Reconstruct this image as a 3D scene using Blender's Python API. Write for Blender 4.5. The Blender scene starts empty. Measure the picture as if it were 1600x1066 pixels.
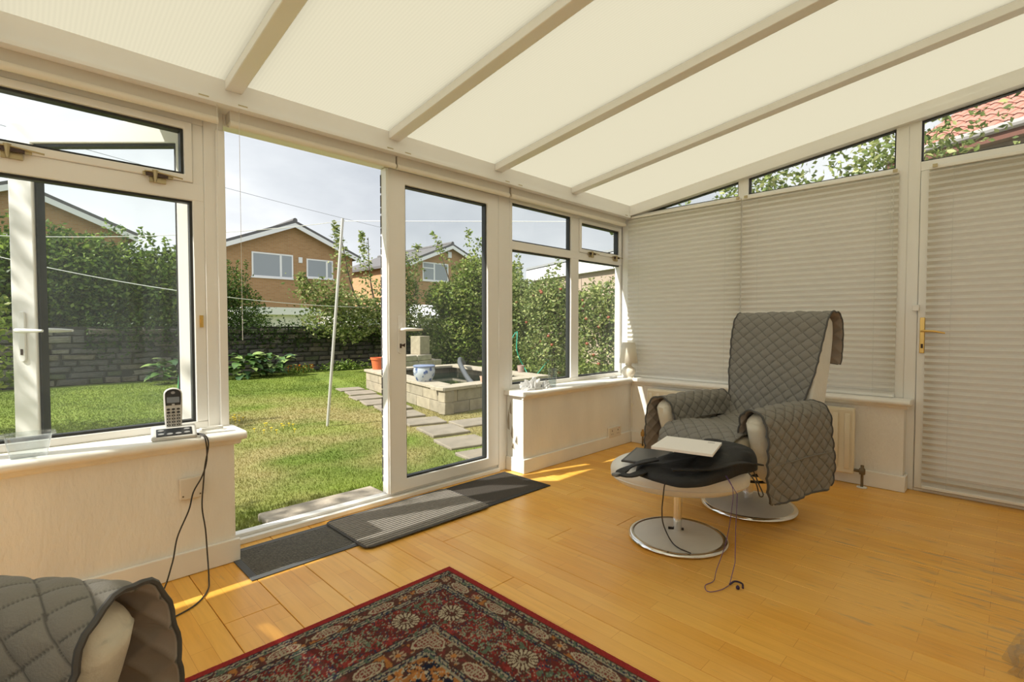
import bpy, math, random
import numpy as np
from mathutils import Vector, Matrix
random.seed(7); RNG = np.random.default_rng(7)
sc = bpy.context.scene
COL = sc.collection

# ------------------------------------------------------------------ camera
cam_d = bpy.data.cameras.new('camera'); cam = bpy.data.objects.new('camera', cam_d); COL.objects.link(cam)
cam_d.sensor_width = 36.0; cam_d.lens = 36.0 * 786.0 / 1600.0; cam_d.clip_end = 300; cam_d.clip_start = 0.05
cam.location = (-4.077, -2.515, 1.08)
cam.rotation_euler = (math.radians(90 - 1.75), 0, math.radians(-45))
sc.camera = cam
# ------------------------------------------------------------------ light and sky
sc.view_settings.view_transform = 'Standard'; sc.view_settings.look = 'None'
sc.view_settings.gamma = 1.0; sc.view_settings.use_curve_mapping = False
sc.view_settings.exposure = 1.42
SUN_DIR = Vector((-1.0, 0.30, 0.98)).normalized()
sun_d = bpy.data.lights.new('sun', 'SUN'); sun_d.energy = 2.8; sun_d.angle = math.radians(0.6); sun_d.color = (1.0, 0.95, 0.86)
sun = bpy.data.objects.new('sun', sun_d); COL.objects.link(sun)
sun.rotation_euler = SUN_DIR.to_track_quat('Z', 'Y').to_euler(); sun.location = (-12, 4, 14)
world = bpy.data.worlds.new('sky'); sc.world = world; world.use_nodes = True
wn = world.node_tree; wn.nodes.clear()
def _n(t, ty, **k):
    n = t.nodes.new(ty)
    for a, b in k.items(): setattr(n, a, b)
    return n
wo = _n(wn, 'ShaderNodeOutputWorld'); wb = _n(wn, 'ShaderNodeBackground'); tc = _n(wn, 'ShaderNodeTexCoord')
mp = _n(wn, 'ShaderNodeMapping'); mp.inputs['Scale'].default_value = (1.0, 1.0, 2.2); mp.inputs['Location'].default_value = (0.35, 0.1, 0.0)
no = _n(wn, 'ShaderNodeTexNoise'); no.inputs['Scale'].default_value = 1.7; no.inputs['Detail'].default_value = 6; no.inputs['Roughness'].default_value = 0.52
rp = _n(wn, 'ShaderNodeValToRGB')
rp.color_ramp.elements[0].position = 0.34; rp.color_ramp.elements[0].color = (0.52, 0.555, 0.60, 1)
rp.color_ramp.elements[1].position = 0.68; rp.color_ramp.elements[1].color = (0.98, 0.99, 1.0, 1)
e = rp.color_ramp.elements.new(0.5); e.color = (0.70, 0.73, 0.76, 1)
dt = _n(wn, 'ShaderNodeVectorMath', operation='DOT_PRODUCT'); dt.inputs[1].default_value = SUN_DIR
mr = _n(wn, 'ShaderNodeMapRange'); mr.inputs[1].default_value = -0.6; mr.inputs[2].default_value = 1.0; mr.inputs[3].default_value = 0.375; mr.inputs[4].default_value = 0.595
wn.links.new(tc.outputs['Generated'], mp.inputs[0]); wn.links.new(mp.outputs[0], no.inputs['Vector']); wn.links.new(no.outputs[0], rp.inputs[0])
wn.links.new(tc.outputs['Generated'], dt.inputs[0]); wn.links.new(dt.outputs['Value'], mr.inputs[0])
wn.links.new(rp.outputs[0], wb.inputs[0]); wn.links.new(mr.outputs[0], wb.inputs[1]); wn.links.new(wb.outputs[0], wo.inputs[0])

# ------------------------------------------------------------------ materials
MATS = {}
def mat(name, col=(.8,.8,.8), rough=.5, metal=0.0, var=0.0, vscale=6.0, bump=0.0, bscale=40.0, stretch=(1,1,1), coat=0.0, coords='Object', spec=None):
    """plain procedural surface: colour with soft noise variation and fine relief"""
    if name in MATS: return MATS[name]
    m = bpy.data.materials.new(name); m.use_nodes = True; t = m.node_tree; b = t.nodes['Principled BSDF']
    b.inputs['Base Color'].default_value = (*col, 1); b.inputs['Roughness'].default_value = rough; b.inputs['Metallic'].default_value = metal
    if coat: b.inputs['Coat Weight'].default_value = coat; b.inputs['Coat Roughness'].default_value = .15
    if spec is not None: b.inputs['Specular IOR Level'].default_value = spec
    c = _n(t, 'ShaderNodeTexCoord'); mp = _n(t, 'ShaderNodeMapping'); mp.inputs['Scale'].default_value = stretch
    t.links.new(c.outputs[coords], mp.inputs[0])
    n1 = _n(t, 'ShaderNodeTexNoise'); n1.inputs['Scale'].default_value = vscale; n1.inputs['Detail'].default_value = 4
    t.links.new(mp.outputs[0], n1.inputs['Vector'])
    r = _n(t, 'ShaderNodeValToRGB')
    lo = tuple(max(0, x * (1 - var)) for x in col); hi = tuple(min(1, x * (1 + var)) for x in col)
    r.color_ramp.elements[0].position = .3; r.color_ramp.elements[0].color = (*lo, 1)
    r.color_ramp.elements[1].position = .7; r.color_ramp.elements[1].color = (*hi, 1)
    t.links.new(n1.outputs[0], r.inputs[0]); t.links.new(r.outputs[0], b.inputs['Base Color'])
    if bump:
        n2 = _n(t, 'ShaderNodeTexNoise'); n2.inputs['Scale'].default_value = bscale; n2.inputs['Detail'].default_value = 3
        t.links.new(mp.outputs[0], n2.inputs['Vector'])
        bp = _n(t, 'ShaderNodeBump'); bp.inputs['Strength'].default_value = bump; bp.inputs['Distance'].default_value = .01
        t.links.new(n2.outputs[0], bp.inputs['Height']); t.links.new(bp.outputs[0], b.inputs['Normal'])
    MATS[name] = m; return m

def attr_mat(name, rough=.8, trans=0.0, bump=0.0, bscale=300, spec=.3):
    """colour from the mesh's own colour attribute 'Col' (per leaf, per tuft, per knot)"""
    m = bpy.data.materials.new(name); m.use_nodes = True; t = m.node_tree; b = t.nodes['Principled BSDF']
    a = _n(t, 'ShaderNodeAttribute', attribute_name='Col'); t.links.new(a.outputs['Color'], b.inputs['Base Color'])
    b.inputs['Roughness'].default_value = rough; b.inputs['Specular IOR Level'].default_value = spec
    if bump:
        n2 = _n(t, 'ShaderNodeTexNoise'); n2.inputs['Scale'].default_value = bscale
        c = _n(t, 'ShaderNodeTexCoord'); t.links.new(c.outputs['Object'], n2.inputs['Vector'])
        bp = _n(t, 'ShaderNodeBump'); bp.inputs['Strength'].default_value = bump; bp.inputs['Distance'].default_value = .01
        t.links.new(n2.outputs[0], bp.inputs['Height']); t.links.new(bp.outputs[0], b.inputs['Normal'])
    if trans:
        tr = _n(t, 'ShaderNodeBsdfTranslucent'); t.links.new(a.outputs['Color'], tr.inputs[0])
        mx = _n(t, 'ShaderNodeMixShader'); mx.inputs[0].default_value = trans
        t.links.new(b.outputs[0], mx.inputs[1]); t.links.new(tr.outputs[0], mx.inputs[2])
        t.links.new(mx.outputs[0], t.nodes['Material Output'].inputs[0])
    MATS[name] = m; return m

def glass_mat(name, tint=(.97,.985,.98), refl=1.0, haze=0.0):
    m = bpy.data.materials.new(name); m.use_nodes = True; t = m.node_tree; t.nodes.remove(t.nodes['Principled BSDF'])
    tr = _n(t, 'ShaderNodeBsdfTransparent'); tr.inputs[0].default_value = (*tint, 1)
    gl = _n(t, 'ShaderNodeBsdfGlossy'); gl.inputs['Roughness'].default_value = .02
    fr = _n(t, 'ShaderNodeFresnel'); fr.inputs[0].default_value = 1.45
    geo = _n(t, 'ShaderNodeNewGeometry')
    sub = _n(t, 'ShaderNodeMath', operation='SUBTRACT'); sub.inputs[0].default_value = 1.0; t.links.new(geo.outputs['Backfacing'], sub.inputs[1])
    ml = _n(t, 'ShaderNodeMath', operation='MULTIPLY'); t.links.new(fr.outputs[0], ml.inputs[0]); t.links.new(sub.outputs[0], ml.inputs[1])
    ml2 = _n(t, 'ShaderNodeMath', operation='MULTIPLY'); t.links.new(ml.outputs[0], ml2.inputs[0]); ml2.inputs[1].default_value = refl
    mx = _n(t, 'ShaderNodeMixShader'); t.links.new(ml2.outputs[0], mx.inputs[0]); t.links.new(tr.outputs[0], mx.inputs[1]); t.links.new(gl.outputs[0], mx.inputs[2])
    out = mx
    if haze:
        df = _n(t, 'ShaderNodeBsdfTranslucent'); df.inputs[0].default_value = (.9,.9,.9,1)
        n = _n(t, 'ShaderNodeTexNoise'); n.inputs['Scale'].default_value = 2.0
        k = _n(t, 'ShaderNodeMath', operation='MULTIPLY'); k.inputs[1].default_value = haze * 2; t.links.new(n.outputs[0], k.inputs[0])
        m2 = _n(t, 'ShaderNodeMixShader'); t.links.new(k.outputs[0], m2.inputs[0]); t.links.new(mx.outputs[0], m2.inputs[1]); t.links.new(df.outputs[0], m2.inputs[2]); out = m2
    t.links.new(out.outputs[0], t.nodes['Material Output'].inputs[0]); MATS[name] = m; return m

def translucent_mat(name, col, weight=.6, rough=.6, lines=None):
    """thin light-passing sheet; lines = (axis, scale, amount) for the fine flutes of the sheet"""
    m = bpy.data.materials.new(name); m.use_nodes = True; t = m.node_tree; b = t.nodes['Principled BSDF']
    b.inputs['Base Color'].default_value = (*col, 1); b.inputs['Roughness'].default_value = rough
    tr = _n(t, 'ShaderNodeBsdfTranslucent'); tr.inputs[0].default_value = (*col, 1)
    mx = _n(t, 'ShaderNodeMixShader'); mx.inputs[0].default_value = weight
    if lines:
        c = _n(t, 'ShaderNodeTexCoord'); w = _n(t, 'ShaderNodeTexWave', bands_direction=lines[0]); w.inputs['Scale'].default_value = lines[1]; w.inputs['Distortion'].default_value = .0
        t.links.new(c.outputs['Object'], w.inputs['Vector'])
        r = _n(t, 'ShaderNodeValToRGB'); k = 1 - lines[2]
        r.color_ramp.elements[0].color = (col[0]*k, col[1]*k, col[2]*k, 1); r.color_ramp.elements[1].color = (*col, 1)
        t.links.new(w.outputs['Fac'], r.inputs[0]); t.links.new(r.outputs[0], tr.inputs[0])
    t.links.new(b.outputs[0], mx.inputs[1]); t.links.new(tr.outputs[0], mx.inputs[2]); t.links.new(mx.outputs[0], t.nodes['Material Output'].inputs[0])
    MATS[name] = m; return m

def brick_mat(name, c1, c2, mortar, bw=.225, bh=.075, axes='XZ', rough=.85):
    m = bpy.data.materials.new(name); m.use_nodes = True; t = m.node_tree; b = t.nodes['Principled BSDF']; b.inputs['Roughness'].default_value = rough
    c = _n(t, 'ShaderNodeTexCoord'); s = _n(t, 'ShaderNodeSeparateXYZ'); k = _n(t, 'ShaderNodeCombineXYZ')
    t.links.new(c.outputs['Object'], s.inputs[0]); t.links.new(s.outputs[axes[0]], k.inputs[0]); t.links.new(s.outputs[axes[1]], k.inputs[1])
    br = _n(t, 'ShaderNodeTexBrick'); br.inputs['Scale'].default_value = 1.0; br.inputs['Brick Width'].default_value = bw; br.inputs['Row Height'].default_value = bh
    br.inputs['Mortar Size'].default_value = .008; br.inputs['Color1'].default_value = (*c1, 1); br.inputs['Color2'].default_value = (*c2, 1); br.inputs['Mortar'].default_value = (*mortar, 1)
    t.links.new(k.outputs[0], br.inputs['Vector']); t.links.new(br.outputs['Color'], b.inputs['Base Color']); MATS[name] = m; return m

UPVC = mat('upvc', (.88,.865,.83), .32, var=.02, vscale=3)
UPVC_DOOR = UPVC
WALLM = mat('woodchip_wall', (.89,.86,.80), .7, var=.05, vscale=5, bump=.55, bscale=55, stretch=(1,1,.35))
TRIM = mat('painted_trim', (.89,.865,.81), .45, var=.03, vscale=7)
SILLM = mat('painted_sill', (.90,.875,.82), .38, var=.05, vscale=9)
PEEL = mat('peeling_paint', (.86,.85,.80), .6, var=.06, vscale=18, bump=.5, bscale=16, stretch=(1,1,.3))
PLASTER = mat('house_plaster', (.90,.89,.87), .8, var=.03)
GASKET = mat('black_gasket', (.02,.022,.022), .5)
GLASS = glass_mat('window_glass', (.975,.985,.98), .55, haze=.012)
POLY = translucent_mat('polycarbonate', (.59,.572,.50), .94, lines=('X', 21.0, .05))
BLINDM = translucent_mat('pleated_fabric', (.90,.875,.825), .46)
BRASS = mat('brass', (.75,.50,.16), .28, 1.0)
CHROME = mat('chrome', (.78,.77,.75), .12, 1.0)
WHITE = mat('white_plastic', (.86,.85,.82), .35)
BLACKP = mat('black_plastic', (.018,.018,.02), .4)
CORD = mat('dark_cord', (.03,.025,.02), .5)

# ------------------------------------------------------------------ mesh helpers
class MB:
    def __init__(s): s.v = []; s.f = []; s.m = []
    def add(s, verts, faces, mi=0):
        o = len(s.v); s.v += [tuple(p) for p in verts]; s.f += [tuple(i + o for i in f) for f in faces]; s.m += [mi] * len(faces); return s
    def box(s, x0, x1, y0, y1, z0, z1, mi=0):
        x0, x1 = min(x0,x1), max(x0,x1); y0, y1 = min(y0,y1), max(y0,y1); z0, z1 = min(z0,z1), max(z0,z1)
        return s.add([(x0,y0,z0),(x1,y0,z0),(x1,y1,z0),(x0,y1,z0),(x0,y0,z1),(x1,y0,z1),(x1,y1,z1),(x0,y1,z1)],
                     [(0,3,2,1),(4,5,6,7),(0,1,5,4),(1,2,6,5),(2,3,7,6),(3,0,4,7)], mi)
    def prism(s, poly, fn, d0, d1, mi=0):
        """poly: 2-D outline (a,b); fn(a,b,d) -> point"""
        n = len(poly)
        A = [fn(a, b, d0) for a, b in poly]; B = [fn(a, b, d1) for a, b in poly]
        return s.add(A + B, [tuple(range(n-1, -1, -1)), tuple(range(n, 2*n))] + [(i, (i+1) % n, n + (i+1) % n, n + i) for i in range(n)], mi)
    def ring(s, po, pi, fn, d0, d1, mi=0):
        n = len(po)
        V = [fn(a,b,d0) for a,b in po] + [fn(a,b,d0) for a,b in pi] + [fn(a,b,d1) for a,b in po] + [fn(a,b,d1) for a,b in pi]
        F = []
        for i in range(n):
            j = (i+1) % n
            F += [(i, n+i, n+j, j), (2*n+i, 2*n+j, 3*n+j, 3*n+i), (i, j, 2*n+j, 2*n+i), (n+i, 3*n+i, 3*n+j, n+j)]
        return s.add(V, F, mi)
    def tube(s, pts, r, seg=8, mi=0, cap=True):
        pts = [Vector(p) for p in pts]; n = len(pts); rr = r if isinstance(r, (list, tuple)) else [r] * n
        V = []; up = None
        for i, p in enumerate(pts):
            t = (pts[min(i+1, n-1)] - pts[max(i-1, 0)]).normalized()
            if up is None: up = Vector((0,0,1)) if abs(t.z) < .9 else Vector((1,0,0))
            a = t.cross(up).normalized(); b = a.cross(t).normalized(); up = b
            for k in range(seg):
                an = 2 * math.pi * k / seg; V.append(p + (a * math.cos(an) + b * math.sin(an)) * rr[i])
        F = [(i*seg + k, i*seg + (k+1) % seg, (i+1)*seg + (k+1) % seg, (i+1)*seg + k) for i in range(n-1) for k in range(seg)]
        if cap: F += [tuple(range(seg-1, -1, -1)), tuple(range((n-1)*seg, n*seg))]
        return s.add(V, F, mi)
    def lathe(s, prof, c=(0,0,0), seg=32, mi=0, sx=1, sy=1):
        V = []; F = []; n = len(prof)
        for r, z in prof:
            for k in range(seg):
                a = 2*math.pi*k/seg; V.append((c[0] + r*sx*math.cos(a), c[1] + r*sy*math.sin(a), c[2] + z))
        for i in range(n-1):
            for k in range(seg): F.append((i*seg+k, i*seg+(k+1) % seg, (i+1)*seg+(k+1) % seg, (i+1)*seg+k))
        if prof[0][0] > 1e-5: F.append(tuple(range(seg-1, -1, -1)))
        if prof[-1][0] > 1e-5: F.append(tuple(range((n-1)*seg, n*seg)))
        return s.add(V, F, mi)
    def build(s, name, material, parent=None, smooth=False, bevel=0, seg=2, loc=None, rz=0):
        me = bpy.data.meshes.new(name); me.from_pydata(s.v, [], s.f)
        for m in (material if isinstance(material, (list, tuple)) else [material]): me.materials.append(m)
        if any(s.m): me.polygons.foreach_set('material_index', s.m)
        if smooth: me.shade_smooth()
        me.update(); o = bpy.data.objects.new(name, me); COL.objects.link(o)
        if parent is not None: o.parent = parent
        if loc is not None: o.location = loc
        if rz: o.rotation_euler[2] = rz
        if bevel:
            b = o.modifiers.new('bevel', 'BEVEL'); b.width = bevel; b.segments = seg; b.limit_method = 'ANGLE'; b.angle_limit = math.radians(40)
            if smooth is False and seg > 1:
                me.shade_smooth()
                if seg < 4: me.set_sharp_from_angle(angle=math.radians(35))
        elif smooth: me.set_sharp_from_angle(angle=math.radians(50))
        return o

def mesh_np(name, V, F, material, parent=None, colors=None, smooth=False):
    """fast mesh from numpy arrays; colors = one RGB per vertex"""
    V = np.asarray(V, np.float32); F = np.asarray(F, np.int32); k = F.shape[1]
    me = bpy.data.meshes.new(name); me.vertices.add(len(V)); me.vertices.foreach_set('co', V.ravel())
    me.loops.add(F.size); me.loops.foreach_set('vertex_index', F.ravel()); me.polygons.add(len(F))
    me.polygons.foreach_set('loop_start', np.arange(0, F.size, k, dtype=np.int32))
    if smooth: me.polygons.foreach_set('use_smooth', np.ones(len(F), bool))
    for m in (material if isinstance(material, (list, tuple)) else [material]): me.materials.append(m)
    me.update(calc_edges=True)
    if colors is not None:
        ca = me.color_attributes.new('Col', 'FLOAT_COLOR', 'POINT')
        c = np.ones((len(V), 4), np.float32); c[:, :3] = colors; ca.data.foreach_set('color', c.ravel())
    o = bpy.data.objects.new(name, me); COL.objects.link(o)
    if parent is not None: o.parent = parent
    return o

def tag(o, label, cat, group=None, kind=None):
    o['label'] = label; o['category'] = cat
    if group: o['group'] = group
    if kind: o['kind'] = kind
    return o
def thing(name, label, cat, loc=(0,0,0), rz=0, group=None, kind=None):
    o = bpy.data.objects.new(name, None); COL.objects.link(o); o.location = loc; o.rotation_euler[2] = rz; o.empty_display_size = .1
    return tag(o, label, cat, group, kind)
def part(name, me, parent, loc=(0,0,0), rot=(0,0,0), scale=(1,1,1)):
    o = bpy.data.objects.new(name, me); COL.objects.link(o); o.parent = parent; o.location = loc; o.rotation_euler = rot; o.scale = scale; return o
def spline(pts, n):
    """Catmull-Rom through pts, resampled evenly to n points"""
    P = np.array(pts, float); Q = np.vstack([2*P[0]-P[1], P, 2*P[-1]-P[-2]]); out = []
    for i in range(1, len(Q)-2):
        for t in np.linspace(0, 1, 24, endpoint=False):
            a, b, c, d = Q[i-1], Q[i], Q[i+1], Q[i+2]
            out.append(.5*((2*b) + (c-a)*t + (2*a-5*b+4*c-d)*t*t + (3*b-a-3*c+d)*t**3))
    out.append(P[-1]); out = np.array(out)
    L = np.r_[0, np.cumsum(np.linalg.norm(np.diff(out, axis=0), axis=1))]; s = np.linspace(0, L[-1], n)
    return np.stack([np.interp(s, L, out[:, k]) for k in range(P.shape[1])], 1), L[-1]
_NG = np.random.default_rng(3).random((256, 256))
def vnoise(x, y):
    x = np.asarray(x, float); y = np.asarray(y, float)
    xi = np.floor(x).astype(int); yi = np.floor(y).astype(int); fx = x-xi; fy = y-yi; fx = fx*fx*(3-2*fx); fy = fy*fy*(3-2*fy)
    g = lambda a, b: _NG[a % 256, b % 256]
    return (g(xi,yi)*(1-fx)+g(xi+1,yi)*fx)*(1-fy) + (g(xi,yi+1)*(1-fx)+g(xi+1,yi+1)*fx)*fy
def fbm(x, y, o=4):
    r = 0; a = .5; t = 0
    for i in range(o): r = r + a*vnoise(x*2**i+17*i, y*2**i+5*i); t += a; a *= .5
    return r/t
WY = lambda u, z, d: (u, d, z)      # front (garden) wall: u runs along X
WX = lambda u, z, d: (d, u, z)      # right wall: u runs along Y
def rect(u0, u1, z0, z1): return [(u0,z0),(u1,z0),(u1,z1),(u0,z1)]
def inset(poly, d):
    """inset a convex outline by d"""
    n = len(poly); out = []; A = sum(poly[i][0]*poly[(i+1) % n][1]-poly[(i+1) % n][0]*poly[i][1] for i in range(n)); sg = 1 if A > 0 else -1
    for i in range(n):
        p0, p1, p2 = (Vector(poly[(i+k-1) % n]) for k in range(3))
        e1 = (p1-p0).normalized(); e2 = (p2-p1).normalized()
        n1 = Vector((-e1.y, e1.x))*sg; n2 = Vector((-e2.y, e2.x))*sg
        b = n1+n2; out.append(tuple(p1 + b*(2*d/b.dot(b))))
    return out

# ================================================================== THE ROOM
# floor: sub-floor with engineered boards of 197 mm running from the garden wall to the house
floor = tag(MB().box(-5.7, .17, -3.05, .24, -.06, -.019).build('floor', mat('subfloor', (.12,.07,.03), .9)), 'honey-coloured wood strip floor of the conservatory', 'floor', kind='structure')
def wood_mat():
    m = bpy.data.materials.new('honey_boards'); m.use_nodes = True; t = m.node_tree; b = t.nodes['Principled BSDF']
    geo = _n(t, 'ShaderNodeNewGeometry'); s = _n(t, 'ShaderNodeSeparateXYZ'); t.links.new(geo.outputs['Position'], s.inputs[0])
    # staves inside each board: three strips of 66 mm
    ax = _n(t, 'ShaderNodeMath', operation='ADD'); ax.inputs[1].default_value = 3.55 + 1.97; t.links.new(s.outputs['X'], ax.inputs[0])
    k = _n(t, 'ShaderNodeCombineXYZ'); t.links.new(s.outputs['Y'], k.inputs[0]); t.links.new(ax.outputs[0], k.inputs[1])
    br = _n(t, 'ShaderNodeTexBrick', offset=.37, offset_frequency=2, squash=1.0); br.inputs['Scale'].default_value = 1; br.inputs['Brick Width'].default_value = .46; br.inputs['Row Height'].default_value = .197/3
    br.inputs['Mortar Size'].default_value = .0006; br.inputs['Mortar Smooth'].default_value = 0; br.inputs['Bias'].default_value = 0
    br.inputs['Color1'].default_value = (0,0,0,1); br.inputs['Color2'].default_value = (1,1,1,1); br.inputs['Mortar'].default_value = (0,0,0,1)
    t.links.new(k.outputs[0], br.inputs['Vector'])
    r = _n(t, 'ShaderNodeValToRGB'); r.color_ramp.elements[0].color = (.82,.40,.06,1); r.color_ramp.elements[1].color = (.90,.49,.09,1)
    t.links.new(br.outputs['Color'], r.inputs[0])
    # grain along the board
    mp = _n(t, 'ShaderNodeMapping'); mp.inputs['Scale'].default_value = (60, 4, 1); t.links.new(geo.outputs['Position'], mp.inputs[0])
    g = _n(t, 'ShaderNodeTexNoise'); g.inputs['Scale'].default_value = 1.0; g.inputs['Detail'].default_value = 5; t.links.new(mp.outputs[0], g.inputs['Vector'])
    gr = _n(t, 'ShaderNodeValToRGB'); gr.color_ramp.elements[0].position = .3; gr.color_ramp.elements[0].color = (.88,.85,.80,1); gr.color_ramp.elements[1].position = .6; gr.color_ramp.elements[1].color = (1,1,1,1)
    t.links.new(g.outputs[0], gr.inputs[0])
    mx = _n(t, 'ShaderNodeMixRGB', blend_type='MULTIPLY'); mx.inputs[0].default_value = .8; t.links.new(r.outputs[0], mx.inputs[1]); t.links.new(gr.outputs[0], mx.inputs[2])
    # worn, paler varnish in soft areas
    w = _n(t, 'ShaderNodeTexNoise'); w.inputs['Scale'].default_value = 1.5; w.inputs['Detail'].default_value = 3; t.links.new(geo.outputs['Position'], w.inputs['Vector'])
    wr = _n(t, 'ShaderNodeValToRGB'); wr.color_ramp.elements[0].position = .45; wr.color_ramp.elements[0].color = (0,0,0,1); wr.color_ramp.elements[1].position = .62; wr.color_ramp.elements[1].color = (1,1,1,1)
    t.links.new(w.outputs[0], wr.inputs[0])
    wf = _n(t, 'ShaderNodeMath', operation='MULTIPLY'); wf.inputs[1].default_value = .4; t.links.new(wr.outputs[0], wf.inputs[0])
    m2 = _n(t, 'ShaderNodeMixRGB'); t.links.new(wf.outputs[0], m2.inputs[0]); t.links.new(mx.outputs[0], m2.inputs[1]); m2.inputs[2].default_value = (.91,.57,.19,1)
    # grey scuffed streaks where the varnish has gone, by the side door
    mp2 = _n(t, 'ShaderNodeMapping'); mp2.inputs['Scale'].default_value = (34, 5, 1); t.links.new(geo.outputs['Position'], mp2.inputs[0])
    sn = _n(t, 'ShaderNodeTexNoise'); sn.inputs['Scale'].default_value = 1; sn.inputs['Detail'].default_value = 6; sn.inputs['Roughness'].default_value = .65; t.links.new(mp2.outputs[0], sn.inputs['Vector'])
    vd = _n(t, 'ShaderNodeVectorMath', operation='DISTANCE'); vd.inputs[1].default_value = (-1.25, -2.55, 0); t.links.new(geo.outputs['Position'], vd.inputs[0])
    dm = _n(t, 'ShaderNodeMapRange'); dm.inputs[1].default_value = .25; dm.inputs[2].default_value = 1.15; dm.inputs[3].default_value = .135; dm.inputs[4].default_value = 0; t.links.new(vd.outputs['Value'], dm.inputs[0])
    ad = _n(t, 'ShaderNodeMath', operation='ADD'); t.links.new(sn.outputs[0], ad.inputs[0]); t.links.new(dm.outputs[0], ad.inputs[1])
    sr = _n(t, 'ShaderNodeValToRGB'); sr.color_ramp.elements[0].position = .66; sr.color_ramp.elements[0].color = (0,0,0,1); sr.color_ramp.elements[1].position = .76; sr.color_ramp.elements[1].color = (.75,.75,.75,1)
    t.links.new(ad.outputs[0], sr.inputs[0])
    m3 = _n(t, 'ShaderNodeMixRGB'); t.links.new(sr.outputs[0], m3.inputs[0]); t.links.new(m2.outputs[0], m3.inputs[1]); m3.inputs[2].default_value = (.46,.29,.14,1)
    m4 = _n(t, 'ShaderNodeMixRGB', blend_type='MULTIPLY'); t.links.new(m3.outputs[0], m4.inputs[1]); m4.inputs[2].default_value = (.72,.58,.45,1)
    t.links.new(br.outputs['Fac'], m4.inputs[0]); t.links.new(m4.outputs[0], b.inputs['Base Color'])
    b.inputs['Roughness'].default_value = .34; b.inputs['Specular IOR Level'].default_value = .45
    MATS['honey_boards'] = m; return m
WOOD = wood_mat(); PW = .197; _pm = {}
x = -3.55 - PW*11; r = 0
while x < .0:
    y = .235 - [0, .75, .4, 1.1, .2][r % 5]; segs = []; hi = .235
    while hi > -3.04:
        lo = max(-3.04, y - 0.0) if y < hi - .05 else max(-3.04, hi - 1.25)
        if lo - (-3.04) < .15: lo = -3.04
        segs.append((lo, hi)); hi = lo; y = -99
    x1 = min(x + PW, .165)
    for lo, hi in segs:
        key = (round(x1-x, 3), round(hi-lo, 2))
        if key not in _pm:
            w, l = x1-x, hi-lo; g = .0012; c = .0016
            mb = MB(); V = []
            for (ix, iz) in ((0, -.0185), (0, -c), (c, 0)):
                V += [(g+ix, g+ix, iz), (w-g-ix, g+ix, iz), (w-g-ix, l-g-ix, iz), (g+ix, l-g-ix, iz)]
            F = [(3,2,1,0), (8,9,10,11)] + [(4*k+i, 4*k+(i+1) % 4, 4*k+4+(i+1) % 4, 4*k+4+i) for k in range(2) for i in range(4)]
            mb.add(V, F); me = bpy.data.meshes.new('plank'); me.from_pydata(mb.v, [], mb.f); me.materials.append(WOOD); _pm[key] = me
        part('plank', _pm[key], floor, (x, lo, 0))
    x += PW; r += 1

# dwarf walls
def struct(name, mb, m, label, cat, **k): return tag(mb.build(name, m, **k), label, cat, kind='structure')
wl = struct('wall_front', MB().box(-5.7, -3.36, 0, .17, 0, .56), WALLM, 'cream woodchip dwarf wall under the window with the phone on its sill', 'wall')
wr = struct('wall_front', MB().box(-1.44, .17, 0, .17, 0, .56), WALLM, 'cream woodchip dwarf wall between garden doors and lamp corner', 'wall')
MB().box(-1.446, -1.44, .0, .168, .105, .56).build('peeling_end_board', PEEL, wr)
fl = MB()   # curled flakes of white paint
for a, b, c, h_ in ((.10,.24,.012,.10),(.055,.20,.010,.07),(.14,.30,.008,.16),(.09,.16,.012,.05),(.12,.42,.007,.1)):
    fl.add([(-1.447,a,b),(-1.447,a+.02,b+.01),(-1.447-c,a+.016,b+h_*.4),(-1.448,a+.012,b+h_),(-1.447,a+.003,b+h_*.7)], [(0,1,2,3,4)])
fl.build('paint_flake', mat('bare_board', (.42,.37,.29), .8), wr)
wrt = struct('wall_right', MB().box(0, .17, -2.02, 0, 0, .56), WALLM, 'cream woodchip dwarf wall behind the radiator', 'wall')
struct('wall_back', MB().box(-5.85, .3, -3.2, -3.05, -.06, 2.75), PLASTER, 'plain house wall at the high side of the lean-to', 'wall')
struct('wall_left', MB().box(-5.87, -5.7, -3.05, .24, -.06, .56), WALLM, 'cream dwarf wall at the far end of the lean-to', 'wall')
# baseboards
def base(name, mb, label): return struct(name, mb, TRIM, label, 'baseboard', bevel=.004)
base('baseboard_front', MB().box(-5.7, -3.345, -.018, 0, .001, .105), 'cream baseboard under the phone window')
base('baseboard_front', MB().box(-1.458, -.0, -.018, 0, .001, .105).box(-1.458, -1.44, 0, .168, .001, .105), 'cream baseboard between garden doors and corner')
base('baseboard_right', MB().box(-.018, 0, -2.035, -.018, .001, .105).box(-.0, .10, -2.035, -2.02, .001, .105), 'cream baseboard behind the radiator')
# window boards with a rounded nose and a bead below
def nose(y0, y1, z=.6, t=.036):
    pts = [(y1, z), (y0+.014, z)]
    for k in range(1, 8): a = math.pi/2 + math.pi*k/8; pts.append((y0+.014+.018*math.cos(a)*.9, z-.018+.018*math.sin(a)))
    return pts + [(y0+.014, z-t), (y1, z-t)]
def bead(y0, y1, z=.564): return [(y1, z), (y0, z), (y0+.004, z-.014), (y0+.014, z-.022), (y1, z-.026)]
s1 = struct('trim_1', MB().prism(nose(-.05, .172), lambda a, b, d: (d, a, b), -5.7, -3.318), SILLM, 'cream window board that the phone stands on', 'window sill', bevel=.003)
MB().prism(bead(-.022, .0), lambda a, b, d: (d, a, b), -5.7, -3.335).build('bead', SILLM, s1)
s2 = struct('trim_2', MB().prism(nose(-.05, .172), lambda a, b, d: (d, a, b), -1.475, -.032), SILLM, 'cream window board beneath the garden window with lamp', 'window sill', bevel=.003)
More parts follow.
